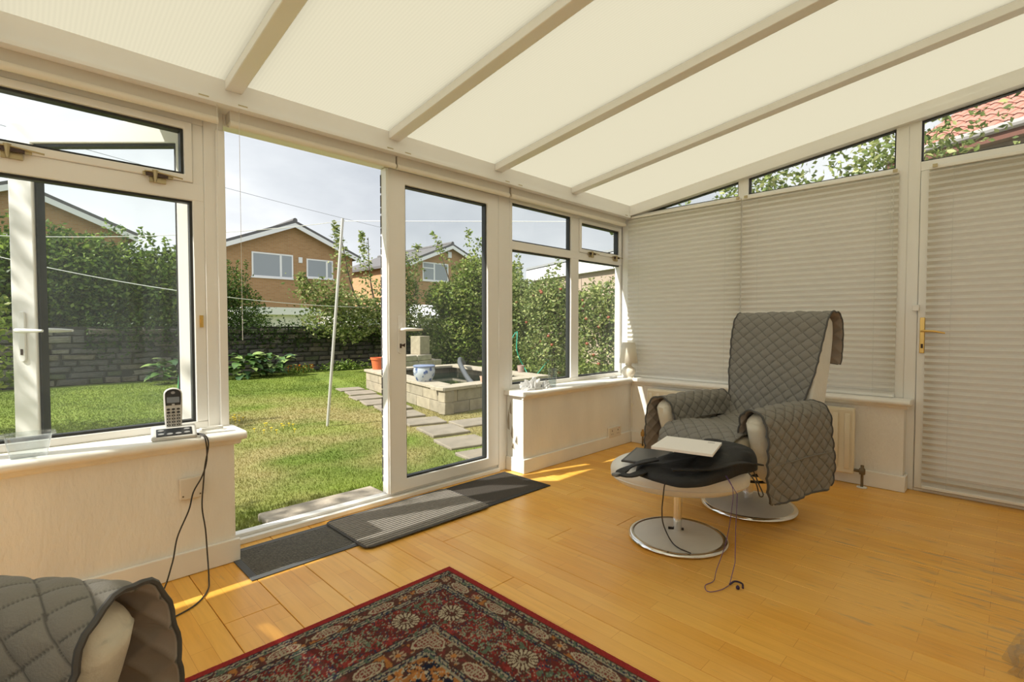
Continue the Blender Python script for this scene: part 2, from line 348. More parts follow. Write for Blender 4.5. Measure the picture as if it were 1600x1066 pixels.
MB().prism(bead(-.022, .0), lambda a, b, d: (d, a, b), -1.462, 0).build('bead', SILLM, s2)
s3 = struct('trim_3', MB().prism(nose(-.05, .10), lambda a, b, d: (a, d, b), -2.055, -.045).box(-.032, .10, -.045, .172, .564, .6), SILLM, 'cream window board under the pleated blinds', 'window sill', bevel=.003)
MB().prism(bead(-.022, .0), lambda a, b, d: (a, d, b), -2.04, 0).build('bead', SILLM, s3)

# window makers
YF0, YF1 = .17, .235          # garden wall frame depth
XF0, XF1 = .10, .165          # right wall frame depth
def glaze(parent, poly, fn, d0, d1, g=.011):
    """dark gasket and a pane in an opening"""
    dm = d0 + .018; dm2 = d1 - .012
    MB().ring(poly, inset(poly, g), fn, dm, dm2).build('gasket', GASKET, parent)
    dc = (dm+dm2)/2; q = inset(poly, .004)
    MB().prism(q, fn, dc-.004, dc+.004).build('pane', GLASS, parent)
def members(rects, fn, d0, d1, name, parent, m=UPVC, bevel=.004):
    mb = MB()
    for i_, r_ in enumerate(rects): mb.prism(rect(*r_), fn, d0+.0007*i_, d1-.0007*i_)
    return mb.build(name, m, parent, bevel=bevel)
def sash(parent, poly, fn, d0, d1, w=.035, g=.011):
    MB().ring(poly, inset(poly, w), fn, d0, d1).build('sash', UPVC, parent, bevel=.004); glaze(parent, inset(poly, w), fn, d0, d1, g)
ZB, ZT0, ZT1, ZH = .6, 1.665, 1.735, 2.02

w1 = thing('window_1', 'white framed garden window above the phone with top vents', 'window', (0,0,0), kind='structure')
members([(-5.6,-3.42,ZB,.632),(-5.6,-3.42,1.655,1.735),(-5.6,-3.42,2.005,2.09),(-3.466,-3.42,.632,2.005),(-5.6,-5.55,.632,2.005),(-4.54,-4.46,.632,2.005)], WY, YF0, YF1, 'frame', w1)
for a, b in ((-5.55,-4.54),(-4.46,-3.466)):
    glaze(w1, rect(a, b, .632, 1.655), WY, YF0, YF1)
    sash(w1, rect(a, b, 1.735, 2.005), WY, YF0-.008, YF1, w=.032)
def latch(parent, u, z, fn=WY, d=.162):
    o = MB().prism(rect(u-.055, u+.055, z-.004, z+.012), fn, d-.012, d).prism(rect(u-.03,u+.03,z-.028,z-.006), fn, d-.004, d+.008).build('stay_plate', mat('dull_brass', (.50,.42,.25), .4, .8), parent)
    mb = MB(); mb.tube([fn(u-.05, z+.012, d-.016), fn(u-.01, z+.014, d-.02), fn(u+.09, z+.003, d-.02)], .0035)
    mb.tube([fn(u-.012, z+.02, d-.018), fn(u-.012, z-.03, d-.018)], [.012, .004]); mb.build('stay_arm', mat('dull_brass'), o)
    MB().prism(rect(u-.045, u+.035, z-.006, z+.008), fn, d-.02, d-.010).build('stay_peg', mat('dark_bronze', (.08,.05,.04), .4, .6), o)
for u in (-4.055, -3.60, -4.95): latch(w1, u, 1.735)
for zz in (1.10,):
    MB().prism(rect(-3.449, -3.435, zz-.028, zz+.028), WY, .160, .17).prism(rect(-3.446,-3.438, zz-.01, zz+.01), WY, .150, .16).build('bracket', BRASS, w1)
w2 = thing('window_2', 'white framed four-pane garden window beside the lamp', 'window', kind='structure')
members([(-1.412,.165,ZB,.632),(-1.412,.165,1.655,1.718),(-1.412,.165,2.005,2.09),(-1.412,-1.385,.632,2.005),(-.675,-.57,.632,2.005),(.075,.165,.632,2.005)], WY, YF0, YF1, 'frame', w2)
glaze(w2, rect(-1.385,-.675,.632,1.655), WY, YF0, YF1); glaze(w2, rect(-.57,.165-.07,.632,1.655), WY, YF0, YF1)
glaze(w2, rect(-1.385,-.675,1.718,2.005), WY, YF0, YF1); sash(w2, rect(-.57,.08,1.718,2.005), WY, YF0-.008, YF1, w=.03)
for u in (-.40, -.02): latch(w2, u, 1.715)
# garden doors: frame, closed leaf, open leaf
fr = thing('trim_4', 'white frame and threshold around the garden doors', 'door frame', kind='structure')
members([(-3.42,-3.335,0,2.09),(-1.53,-1.412,0,2.09),(-3.335,-1.53,2.03,2.09)], WY, YF0, YF1+.01, 'frame', fr)
MB().box(-3.335,-1.53,.155,.265,0,.028).box(-3.335,-1.53,.185,.24,.028,.045).build('threshold', UPVC, fr, bevel=.004)
MB().box(-3.372,-3.3355,.150,.17,.11,2.0).build('cover_strip', UPVC, fr, bevel=.003)
def lever_handle(parent, u, z, fn, d, sgn, lev, m=WHITE, wide=.032, tall=.24, brass=False, key=False):
    """plate, lever and keyhole; d is the leaf face, sgn the way out of it, lev the way the lever points"""
    n = 14; o = []
    if brass: o = rect(u-.013, u+.013, z-tall*.62, z+tall*.38)
    else:
        for k in range(n): a = math.pi*k/(n-1); o.append((u+wide/2*math.cos(a), z+tall*.38-wide/2+wide/2*math.sin(a)))
        for k in range(n): a = math.pi+math.pi*k/(n-1); o.append((u+wide/2*math.cos(a), z-tall*.62+wide/2+wide/2*math.sin(a)))
    hp = MB().prism(o, fn, d, d+sgn*.010).build('handle_plate', m, parent, bevel=.003)
    mb = MB(); mb.tube([fn(u, z, d+sgn*.008), fn(u, z, d+sgn*.035), fn(u+lev*.012, z+.001, d+sgn*.047), fn(u+lev*.06, z, d+sgn*.05), fn(u+lev*(.135 if not brass else .115), z-(.0 if not brass else .012), d+sgn*.046)], [.011,.009,.011,.011,.006] if not brass else [.008,.007,.008,.007,.005], 10)
    mb.build('lever', m, hp, smooth=True)
    kb = MB().prism(rect(u-.006, u+.006, z-tall*.42-.014, z-tall*.42+.014), fn, d+sgn*.009, d+sgn*.0115); kb.build('keyhole', mat('dark_bronze'), hp)
    if key:
        kk = MB(); kk.tube([fn(u, z-tall*.40, d+sgn*.008), fn(u, z-tall*.40, d+sgn*.03)], .006).prism([(u-.004,z-tall*.40),(u+.016,z-tall*.40-.012),(u+.02,z-tall*.40+.012)], fn, d+sgn*.028, d+sgn*.032); kk.build('key', mat('dark_bronze'), hp)
    return hp
d1 = thing('door_1', 'closed white glazed garden door leaf with lever handle', 'door', kind='structure')
LF = rect(-2.462, -1.535, .05, 2.028)
MB().ring(LF, [(-2.328,.118),(-1.640,.118),(-1.640,1.95),(-2.328,1.95)], WY, .165, .232).build('leaf_frame', UPVC, d1, bevel=.005)
MB().box(-2.452,-2.448,.160,.17,.05,2.03).build('meeting_bead', UPVC, d1)
glaze(d1, rect(-2.328, -1.640, .118, 1.95), WY, .165, .232)
lever_handle(d1, -2.375, 1.056, WY, .165, -1, 1, key=True)
sp = MB()
for k in range(46): sp.prism(rect(-2.4665, -2.463, .12+k*.041, .12+k*.041+.028+.006*((k*7) % 3)), WY, .222, .228)
sp.build('weather_strip', mat('worn_seal', (.09,.09,.10), .7), d1)
# open leaf, hinged on the left jamb and swung out past a right angle
d2 = thing('door_2', 'white glazed garden door leaf standing open outside the phone window', 'door', (-3.385, .245, 0), math.radians(134.5), kind='structure')
DW = .905
fn2 = lambda u, z, d: (u, d, z)
MB().ring(rect(.005, DW, .05, 2.035), [(.11,.118),(DW-.115,.118),(DW-.115,1.935),(.11,1.935)], fn2, 0, .067).build('leaf_frame', UPVC, d2, bevel=.005)
glaze(d2, [(.11,.118),(DW-.115,.118),(DW-.115,1.935),(.11,1.935)], fn2, 0, .067, .014)
lever_handle(d2, DW-.055, 1.056, fn2, .067, 1, -1)
lever_handle(d2, DW-.055, 1.056, fn2, 0.0, -1, -1)
# right wall windows and side door
w3 = thing('window_3', 'white framed gable window behind the two pleated blinds', 'window', kind='structure')
gz = lambda y: 2.115 - .138*y     # underside of the raking frame
mb = MB()
for a, b in ((.10,.165),(-.992,-.914),(-2.0,-1.932)): mb.prism([(a,ZB),(b,ZB),(b,gz(b)+.02),(a,gz(a)+.02)], WX, XF0-.001, XF1+.001)
for z0, z1 in ((ZB,.64),(2.06,2.122)): mb.prism(rect(-2.0,.165,z0,z1), WX, XF0, XF1)
mb.build('frame', UPVC, w3, bevel=.004)
for a, b in ((-.914,.10),(-1.932,-.992)):
    glaze(w3, rect(a,b,.64,2.06), WX, XF0, XF1)
    if a > -.95: b = .03
    glaze(w3, [(a,2.122),(b,2.122),(b,gz(b)-.0),(a,gz(a)-.0)], WX, XF0, XF1, .009)
d3 = thing('door_3', 'white side door with brass handle behind a pleated blind', 'door', kind='structure')
mb = MB()
mb.prism([(-2.063,0),(-2.0,0),(-2.0,gz(-2.0)+.02),(-2.063,gz(-2.063)+.02)], WX, XF0, XF1).prism([(-3.04,0),(-2.985,0),(-2.985,gz(-2.985)+.02),(-3.04,gz(-3.04)+.02)], WX, XF0, XF1)
mb.prism(rect(-2.985,-2.063,2.075,2.135), WX, XF0-.001, XF1).prism(rect(-2.985,-2.063,0,.02), WX, XF0-.001, XF1)
mb.build('frame', UPVC, d3, bevel=.004)
glaze(d3, [(-2.985,2.135),(-2.063,2.135),(-2.063,gz(-2.063)),(-2.985,gz(-2.985))], WX, XF0, XF1, .009)
MB().ring(rect(-2.982,-2.066,.022,2.072), inset(rect(-2.982,-2.066,.022,2.072), .1), WX, XF0-.01, XF1).build('leaf_frame', UPVC, d3, bevel=.004)
glaze(d3, inset(rect(-2.982,-2.066,.022,2.072), .1), WX, XF0-.01, XF1)
lever_handle(d3, -2.092, 1.045, WX, XF0-.01, -1, -1, BRASS, tall=.23, brass=True)
MB().prism(rect(-2.075,-2.04,1.175,1.215), WX, XF0-.03, XF0-.01).build('catch', UPVC, d3, bevel=.003)

# eaves beam, raking beam and the lean-to roof
SL = .139; ZR = 2.20
rz = lambda y: ZR + SL*(.06 - y)
bm1 = struct('trim_5', MB().prism([(.06,2.085),(.06,ZR),(.24,rz(.24)),(.24,2.085)], lambda a,b,d: (d,a,b), -5.7, .165).prism([(.045,2.085),(.045,2.10),(.06,2.105),(.06,2.085)], lambda a,b,d: (d,a,b), -5.7, .05), UPVC, 'white eaves beam above the garden doors and windows', 'beam')
bm2 = struct('trim_6', MB().prism([(.06,rz(.06)-.095),(-3.05,rz(-3.05)-.095),(-3.05,rz(-3.05)),(.06,rz(.06))], lambda a,b,d: (d,a,b), .06, .165).prism([(.06,rz(.06)-.095),(-3.05,rz(-3.05)-.095),(-3.05,rz(-3.05)-.055),(.06,rz(.06)-.055)], lambda a,b,d: (d,a,b), .05, .06), UPVC, 'white raking beam above the pleated blinds', 'beam')
gut = struct('trim_7', MB().box(-5.7,.2,.26,.36,2.10,2.17), UPVC, 'white gutter along the outer eaves', 'gutter')
ceiling = thing('ceiling', 'sloping lean-to roof of milky fluted polycarbonate sheets', 'ceiling', kind='structure')
BX = [-.783,-1.634,-2.47,-3.32,-4.165,-5.01]
ed = [.165] + BX + [-5.7]
def slopef(a, b, d): return (d, a, b)
for i in range(len(ed)-1):
    a, b = ed[i+1]+.004, ed[i]-.004
    MB().prism([(.26,rz(.26)+.002),(-3.05,rz(-3.05)+.002),(-3.05,rz(-3.05)+.027),(.26,rz(.26)+.027)], slopef, a, b).build('roof_panel', POLY, ceiling)
for xb in BX:
    o = MB().prism([(.06,rz(.06)-.045),(-3.05,rz(-3.05)-.045),(-3.05,rz(-3.05)+.001),(.06,rz(.06)+.001)], slopef, xb-.036, xb+.036).build('glazing_bar', UPVC, ceiling, bevel=.004)
    MB().prism([(.26,rz(.26)+.027),(-3.05,rz(-3.05)+.027),(-3.05,rz(-3.05)+.04),(.26,rz(.26)+.04)], slopef, xb-.03, xb+.03).build('bar_cap', UPVC, o)

# roller blinds rolled up under the beam
for k, (a, b, lab) in enumerate(((-5.5,-3.375,'rolled-up cream roller blind above the phone window'),(-3.325,-2.435,'rolled-up cream roller blind above the open doorway'),(-2.425,-1.49,'rolled-up cream roller blind above the closed door leaf'),(-1.47,.05,'rolled-up cream roller blind above the lamp window'))):
    t = thing('roller_blind', lab, 'blind', ((a+b)/2, .12, 2.01), group='roller blinds under the eaves beam')
    L = (b-a)/2
    MB().box(-L, L, -.022, .045, .022, .085).build('valance', mat('blind_fabric', (.66,.62,.54), .7, var=.02), t, bevel=.004)
    MB().tube([(-L,-.012,.016),(L,-.012,.016)], .0165, 14).build('bottom_bar', mat('blind_bar', (.84,.78,.66), .4), t, smooth=True)
    for e_ in (-L+.004, L-.004): MB().box(e_-.008, e_+.008, -.045, .05, .078, .095).build('bracket', TRIM, t)
    for e_ in (-L+.04, L-.07): MB().box(e_-.02,e_+.02,-.0755,-.0685,.086,.092).build('clip', mat('dull_brass'), t)
    if k in (0, 1):
        u = (L-.012) if k == 0 else (-L+.03)
        MB().tube([(u,-.05,.085),(u,-.05,-.25 if k == 0 else -1.0)], .001, 6).build('pull_cord', mat('cord_white', (.75,.74,.70), .6), t)

# pleated blinds
def pleated(name, y0, y1, zt, zb, label, xc=.082, rail=True):
    t = thing(name, label, 'blind', (xc, (y0+y1)/2, zb), group='pleated blinds on the side wall')
    n = int(round((zt-zb-.04)/.02)); h = (y1-y0)/2; P_ = []; p = (zt-zb-.04)/n
    for i in range(n+1): P_.append((.0085 if i % 2 else -.0085, .02 + i*p))
    V = []
    for X_, Z_ in P_: V += [(X_, -h, Z_), (X_, h, Z_)]
    mesh = MB().add(V, [(2*i, 2*i+1, 2*i+3, 2*i+2) for i in range(n)]); o = mesh.build('pleated_fabric', BLINDM, t)
    s = o.modifiers.new('thick', 'SOLIDIFY'); s.thickness = .0008
    MB().box(-.014,.014,-h,h,zt-zb-.02,zt-zb).build('top_rail', TRIM, t, bevel=.003); MB().box(-.014,.014,-h,h,0,.02).build('bottom_rail', WHITE, t, bevel=.003)
    for e_ in (-h+.12, h-.12): MB().tube([(-.012,e_,.02),(-.012,e_,zt-zb-.01)], .0009, 5).build('lift_cord', mat('cord_white'), t)
    for e_ in (-h+.02, h-.03): MB().box(-.022,-.012,e_-.012,e_+.012,zt-zb-.012,zt-zb+.008).build('hook', mat('dull_brass'), t)
    return t
w4 = thing('fill_window', 'added white framed gable window, out of view, letting fill sunlight in at the far end', 'window', kind='structure')  # unseen end window, added to bring more daylight into the room
mb = MB()
for a, b in ((.16,.235),(-1.05,-.97),(-2.05,-1.97),(-3.05,-2.98)): mb.prism([(a,.56),(b,.56),(b,rz(b)),(a,rz(a))], WX, -5.83, -5.765)
for z0, z1 in ((.56,.64),(2.06,2.122)): mb.prism(rect(-3.05,.235,z0,z1), WX, -5.829, -5.766)
mb.prism([(.235,rz(.235)-.09),(-3.05,rz(-3.05)-.09),(-3.05,rz(-3.05)),(.235,rz(.235))], WX, -5.828, -5.70); mb.build('frame', UPVC, w4, bevel=.004)
for a, b in ((-.97,.16),(-1.97,-1.05),(-2.98,-2.05)):
    glaze(w4, rect(a,b,.64,2.06), WX, -5.83, -5.765); glaze(w4, [(a,2.122),(b,2.122),(b,rz(b)-.09),(a,rz(a)-.09)], WX, -5.83, -5.765, .009)
pleated('pleated_blind', -3.04, .15, 2.10, 1.5, 'added wide ivory pleated blind, out of view, raised to let sun in at the far end', xc=-5.735)  # blind added out of view, its height set for the incoming sun
pleated('pleated_blind', -.945, .09, 2.10, .602, 'ivory pleated blind beside the lamp in the corner')
b2 = pleated('pleated_blind', -1.955, -.957, 2.10, .602, 'ivory pleated blind behind the reclining chair beside the side door')
MB().tube([(-.03,-.46,1.48),(-.03,-.462,1.0)], .0012, 5).tube([(-.03,-.475,1.48),(-.03,-.477,.94)], .0012, 5).box(-.036,-.024,-.482,-.45,1.22,1.235).build('pull_cord', mat('cord_white'), b2)
pleated('pleated_blind', -2.97, -2.108, 2.088, .03, 'tall ivory pleated blind covering the side door', xc=.074)

# ================================================================== FURNITURE
LEATHER = mat('cream_leather', (.72,.66,.54), .42, var=.07, vscale=9, bump=.35, bscale=60)
LEATHER_W = mat('white_leather', (.76,.74,.69), .36, var=.05, vscale=6, bump=.2, bscale=70)
DISC = mat('base_disc', (.66,.64,.58), .4, var=.05, vscale=8)
COVER = attr_mat('grey_quilt', .72, bump=.25, bscale=220)
HEMM = mat('hem_cloth', (.20,.19,.17), .75)
LINING = mat('pale_lining', (.33,.28,.24), .85, var=.06, vscale=12)
PIPING = mat('dark_piping', (.075,.072,.07), .6)

def quilt(name, G, ulen, vlen, parent, edge=('u0','u1','v0','v1'), pitch=.068, puff=.0095, wr=.004, seed=0, flip=False):
    """quilted cloth from a grid of points G[i,j]; puffed diamonds, soft creases, bound edge"""
    nu, nv = G.shape[:2]
    U, V = np.meshgrid(np.linspace(0, ulen, nu), np.linspace(0, vlen, nv), indexing='ij')
    N = np.cross(np.gradient(G, axis=0), np.gradient(G, axis=1)); N /= np.linalg.norm(N, axis=2, keepdims=True) + 1e-9
    if flip: N = -N
    a = (U*1.0 + V*.85)/pitch; b = (U*1.0 - V*.85)/pitch
    h = (np.abs(np.sin(np.pi*a)) * np.abs(np.sin(np.pi*b)))**.33 * puff
    h += wr*(fbm(U*9+seed*3.1, V*9+seed, 3)-.5)*2 + wr*.8*np.sin((U*.7+V)*30+6*fbm(U*4+seed, V*4, 2))*np.clip(fbm(U*3+seed*2, V*3+seed, 2)-.45, 0, 1)*3
    Q = G + N*h[..., None]
    I = np.arange(nu*nv).reshape(nu, nv)
    F = np.stack([I[:-1,:-1], I[1:,:-1], I[1:,1:], I[:-1,1:]], -1).reshape(-1, 4)
    if flip: F = F[:, ::-1]
    groove = np.minimum(np.abs(np.sin(np.pi*a)), np.abs(np.sin(np.pi*b)))     # thin dark lines painted in as shade along the quilt grooves
    cc = np.where((groove < .09)[..., None], np.array((.115,.108,.098)), np.array((.235,.222,.198)))
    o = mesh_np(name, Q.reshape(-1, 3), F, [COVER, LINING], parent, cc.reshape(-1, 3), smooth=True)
    s = o.modifiers.new('thick', 'SOLIDIFY'); s.thickness = .007; s.offset = -1; s.material_offset = 1; s.material_offset_rim = 0
    lines = {'u0': Q[0], 'u1': Q[-1], 'v0': Q[:, 0], 'v1': Q[:, -1]}
    for e_ in edge:
        pts = lines[e_][::5]; MB().tube([tuple(p) for p in pts], .0055, 6).build('piping', PIPING, o, smooth=True)
    return o

def recliner(loc, phi, label, clabel, z0=0.0):
    """reclining swivel chair; local x = forward, y = the sitter's left"""
    t = thing('recliner_chair', label, 'chair', (loc[0], loc[1], z0), math.radians(phi), group='recliner chairs')
    MB().lathe([(.25,.012),(.247,.022),(.20,.035),(.10,.048),(.035,.056),(0,.057)], seg=48).build('base_disc', DISC, t, smooth=True)
    MB().lathe([(.243,.001),(.258,.004),(.265,.012),(.262,.022),(.252,.027),(.243,.024)], seg=64).build('base_ring', CHROME, t, smooth=True)
    MB().lathe([(.028,.05),(.028,.30)], seg=20).build('column', CHROME, t, smooth=True)
    for k, zz in enumerate((.20, .235)):
        a = [(.17*math.cos(q), .17*math.sin(q), zz) for q in np.linspace(0, 2*math.pi, 33)]
        MB().tube(a, .008, 8).build('swivel_hoop', CHROME if k else BLACKP, t, smooth=True)
    MB().box(-.16,.16,-.16,.16,.235,.30).build('mechanism', BLACKP, t, bevel=.02)
    # seat cushion
    prof = [(-.20,.30),(.30,.29),(.44,.315),(.485,.38),(.48,.44),(.42,.487),(.30,.50),(0,.475),(-.20,.455)]
    MB().prism([tuple(p) for p in spline(prof + [prof[0]], 40)[0][:-1]], lambda a, b, d: (a, d, b), -.235, .235).build('seat_cushion', LEATHER, t, bevel=.03, seg=4)
    # backrest
    bp = [(-.14,.40),(-.165,.62),(-.215,.82),(-.26,1.0),(-.30,1.10),(-.345,1.135),(-.39,1.11),(-.40,1.02),(-.375,.85),(-.33,.65),(-.29,.45),(-.22,.36)]
    MB().prism([tuple(p) for p in spline(bp + [bp[0]], 48)[0][:-1]], lambda a, b, d: (a, d, b), -.265, .265).build('backrest', LEATHER_W, t, bevel=.035, seg=4)
    MB().box(-.25,-.16,.236,.25,.45,.60).build('side_bracket', BLACKP, t, bevel=.006)
    # armrests
    ap = [(-.20,.36),(-.22,.56),(-.12,.615),(.15,.63),(.36,.635),(.42,.60),(.405,.52),(.37,.42),(.32,.30),(.24,.26),(.0,.30)]
    for sgn in (-1, 1):
        MB().prism([tuple(p) for p in spline(ap + [ap[0]], 44)[0][:-1]], lambda a, b, d: (a, d, b), sgn*.245, sgn*.35).build('armrest', LEATHER, t, bevel=.045, seg=6, smooth=False)
    # ---- the quilted throw that covers it, a thing of its own
    c = thing('chair_cover', clabel, 'chair cover', (loc[0], loc[1], z0), math.radians(phi), group='grey quilted chair covers')
    path = [(-.452,.86),(-.447,.96),(-.436,1.06),(-.405,1.132),(-.345,1.158),(-.285,1.125),(-.245,1.01),(-.20,.83),(-.155,.67),(-.118,.56),(-.05,.50)]
    n = 260; Pp, L = spline(path, n); m = 124
    G = np.zeros((n, m, 3)); v = np.linspace(-1, 1, m)
    for i in range(n):
        w = .278 + .02*math.sin(i/n*5); sag = .006*(1-v*v)
        G[i,:,0] = Pp[i,0] + sag; G[i,:,1] = v*w; G[i,:,2] = Pp[i,1] + (0.012*np.sin(v*3+1) if i < 24 else 0)
        if i > n-80: G[i,:,1] = v*(w - .0006*(i-(n-80)))
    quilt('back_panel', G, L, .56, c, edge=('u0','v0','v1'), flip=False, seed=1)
    path = [(-.07,.515),(.05,.497),(.20,.505),(.32,.517),(.42,.508),(.488,.47),(.508,.40),(.50,.33)]
    n = 160; Pp, L = spline(path, n); m = 110; G = np.zeros((n, m, 3)); v = np.linspace(-1, 1, m)
    for i in range(n):
        G[i,:,0] = Pp[i,0]; G[i,:,1] = v*.232; G[i,:,2] = Pp[i,1] + .012*(1-v**4)
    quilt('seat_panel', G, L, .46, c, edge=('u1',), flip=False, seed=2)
    for sgn in (-1, 1):
        path = [(.212,.515),(.222,.57),(.235,.622),(.268,.650),(.30,.655),(.335,.648),(.368,.615),(.382,.56),(.388,.45),(.392,.34),(.388,.20)]
        n = 210; Pp, L = spline(path, n); m = 140; G = np.zeros((n, m, 3)); f = np.linspace(0, 1, m)
        for i in range(n):
            fr_ = i/(n-1); f0 = -.13 - .03*fr_; f1 = .40 + .045*math.sin(fr_*2.4) + .02*max(0, fr_-.55); wav = .011*np.sin(f*11+sgn)*max(0, fr_-.6)*2.0
            cr = .02
            G[i,:,0] = f0 + (f1-f0)*f; G[i,:,1] = sgn*(Pp[i,0] + wav + .012*np.clip(f-.75,0,1)*(fr_>.5)); G[i,:,2] = Pp[i,1] + .012*np.sin(f*4)*(1-fr_)
            if fr_ > .85:   # rounded lower corners
                k = (fr_-.85)/.15; rr = .05*(1-math.sqrt(max(0, 1-k*k))); G[i,:,0] = f0+rr + (f1-f0-2*rr)*f
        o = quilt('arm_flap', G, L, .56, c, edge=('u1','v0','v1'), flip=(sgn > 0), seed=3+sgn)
        # stitched pocket band low on the flap
        i0 = int(n*.71); pts = [tuple(G[i0, j] + np.array([0, sgn*.007, 0])) for j in range(2, m-1, 4)]
        MB().tube(pts, .004, 6).build('pocket_hem', HEMM, o, smooth=True)
    return t, c

recliner((-.98,-1.41), 166, 'cream reclining swivel chair standing in front of the radiator', 'grey quilted cover draped over the chair by the radiator')
recliner((-4.468,-1.43), -44, 'cream leather swivel chair with scuffed armrest beside the patterned rug', 'grey quilted cover draped over the scuffed chair beside the rug')

# footstool
fs = thing('footstool', 'white leather oval footstool on a round chrome-rimmed base', 'footstool', (-1.70,-1.325,0), math.radians(-58))
MB().lathe([(.228,.010),(.225,.020),(.17,.030),(.08,.040),(.03,.046),(0,.047)], seg=48).build('base_disc', DISC, fs, smooth=True)
MB().lathe([(.222,.001),(.236,.004),(.243,.012),(.240,.020),(.230,.025),(.222,.022)], seg=64).build('base_ring', CHROME, fs, smooth=True)
MB().lathe([(.021,.04),(.021,.262)], seg=20).build('column', CHROME, fs, smooth=True)
MB().box(-.045,.03,-.005,.005,.046,.056).build('clip', BLACKP, fs)
pr = []
for k in range(25):
    a = -math.pi/2 + math.pi*k/24; ca, sa = math.cos(a), math.sin(a)
    pr.append((abs(ca)**.62, .340 + .084*math.copysign(abs(sa)**.85, sa)))
MB().lathe([(.001, pr[0][1])] + pr[1:-1] + [(.001, pr[-1][1])], seg=56, sx=.335, sy=.25).build('cushion', LEATHER_W, fs, smooth=True)
sm = [(.335*1.0*math.cos(q)*.985, .25*math.sin(q)*.985, .318) for q in np.linspace(0, 2*math.pi, 57)]
MB().tube(sm, .0035, 6).build('seam', LEATHER_W, fs, smooth=True)

# black bag slumped on the footstool
BAGM = mat('black_canvas', (.012,.012,.013), .7, var=.3, vscale=10, bump=.5, bscale=25)
bag = thing('black_bag', 'slumped black canvas bag lying on the footstool', 'bag', (-1.86,-1.50,.42), math.radians(-12))
nu, nv = 84, 30; th = np.linspace(0, 2*np.pi, nu, endpoint=False); ph = np.linspace(0.0, 1.0, nv)
V = []
for j, p in enumerate(ph):
    r_ = math.cos(p*math.pi/2)**.24 if p < 1 else 0.0; zz = math.sin(p*math.pi/2)**.8
    for a in th:
        cx, sx_ = math.copysign(abs(math.cos(a))**.38, math.cos(a)), math.copysign(abs(math.sin(a))**.38, math.sin(a))
        X_ = .295*r_*cx; Y_ = .16*r_*sx_
        k = float(fbm(X_*7+3, Y_*7+8, 3)) - .5; fold = float(np.abs(fbm(X_*5+30, Y_*11+12, 2)-.5))
        H_ = .072 + .035*math.tanh((X_-.02)*8) + .03*k - .05*max(0, .08-fold)*6*.2
        V.append((X_*(1+.12*k) + .03*Y_/.16*(X_ > 0), Y_*(1+.25*k), zz*H_ + .012*math.sin(X_*30+Y_*22+7*k)*zz*(1-.6*zz) - (.002 if p == 0 else 0)))
I = np.arange(nu*nv).reshape(nv, nu); F = [(int(I[j,i]), int(I[j,(i+1) % nu]), int(I[j+1,(i+1) % nu]), int(I[j+1,i])) for j in range(nv-1) for i in range(nu)] + [tuple(int(q) for q in I[0][::-1])]
MB().add(V, F).build('bag_body', BAGM, bag, smooth=True)
def strap(pts, w, parent, name='strap', m=BAGM, t=.008):
    P_ = spline(pts, 24)[0]; mb = MB(); V = []
    for i, p in enumerate(P_):
        d = Vector(P_[min(i+1, 23)]-P_[max(i-1, 0)]).normalized(); s_ = d.cross(Vector((0,0,1))).normalized()*w/2
        V += [tuple(Vector(p)-s_), tuple(Vector(p)+s_), tuple(Vector(p)+s_+Vector((0,0,t))), tuple(Vector(p)-s_+Vector((0,0,t)))]
    F = [(4*i+k, 4*i+(k+1) % 4, 4*i+4+(k+1) % 4, 4*i+4+k) for i in range(23) for k in range(4)] + [(3,2,1,0), (92,93,94,95)]
    return mb.add(V, F).build(name, m, parent, bevel=.002)
strap([(-.20,.06,.06),(-.27,.10,.045),(-.31,.14,.015),(-.36,.13,.006),(-.35,.08,.006),(-.28,.06,.02)], .045, bag)
strap([(.24,-.16,.02),(.05,-.175,.06),(-.12,-.15,.055),(-.25,-.06,.05)], .03, bag, 'seam_flap')
MB().box(-.40,-.365,.115,.145,.0,.014).build('buckle', mat('grey_buckle', (.16,.16,.16), .4), bag, bevel=.004)
# white booklet and dark tablet
bk = MB().box(-.125,.125,-.16,.16,0,.012).build('white_booklet', mat('white_card', (.92,.89,.87), .55), bevel=.001)
bk.location = (-1.93,-1.485,.535); bk.rotation_euler = (math.radians(-3), math.radians(1), math.radians(-74)); tag(bk, 'white booklet lying on top of the black bag', 'booklet')
MB().box(.07,.10,.10,.13,.0121,.0124).build('printed_mark', mat('faint_print', (.62,.60,.60), .6), bk)
tb = thing('tablet', 'dark grey tablet lying flat at the edge of the footstool', 'tablet', (-1.84,-1.235,.424), math.radians(17))
MB().box(-.145,.145,-.095,.095,0,.009).build('case', mat('tablet_case', (.045,.045,.05), .45), tb, bevel=.003)
MB().box(-.132,.132,-.083,.083,.009,.0095).build('screen', mat('tablet_screen', (.075,.078,.085), .3), tb)

def cable(name, pts, r, m, label, n=60, seg=6, cat='cable'):
    P_ = spline(pts, n)[0]; o = MB().tube([tuple(p) for p in P_], r, seg).build(name, m, smooth=True); return tag(o, label, cat)
cb = cable('charger_cable', [(-2.02,-1.46,.44),(-2.075,-1.455,.40),(-2.085,-1.45,.33),(-2.00,-1.40,.24),(-1.93,-1.37,.15),(-1.84,-1.36,.045),(-1.87,-1.415,.034),(-1.875,-1.48,.03)], .003, CORD, 'black charging cable hanging from the bag onto the footstool base')
ear = cable('earphone_cable', [(-1.93,-1.66,.44),(-1.965,-1.70,.40),(-1.95,-1.69,.30),(-1.93,-1.66,.15),(-1.95,-1.63,.03),(-2.0,-1.64,.005),(-2.06,-1.63,.004),(-2.10,-1.66,.004),(-2.05,-1.69,.004),(-1.99,-1.70,.004)], .0016, mat('violet_cord', (.13,.07,.22), .5), 'thin violet earphone cable trailing from the bag to the floor')
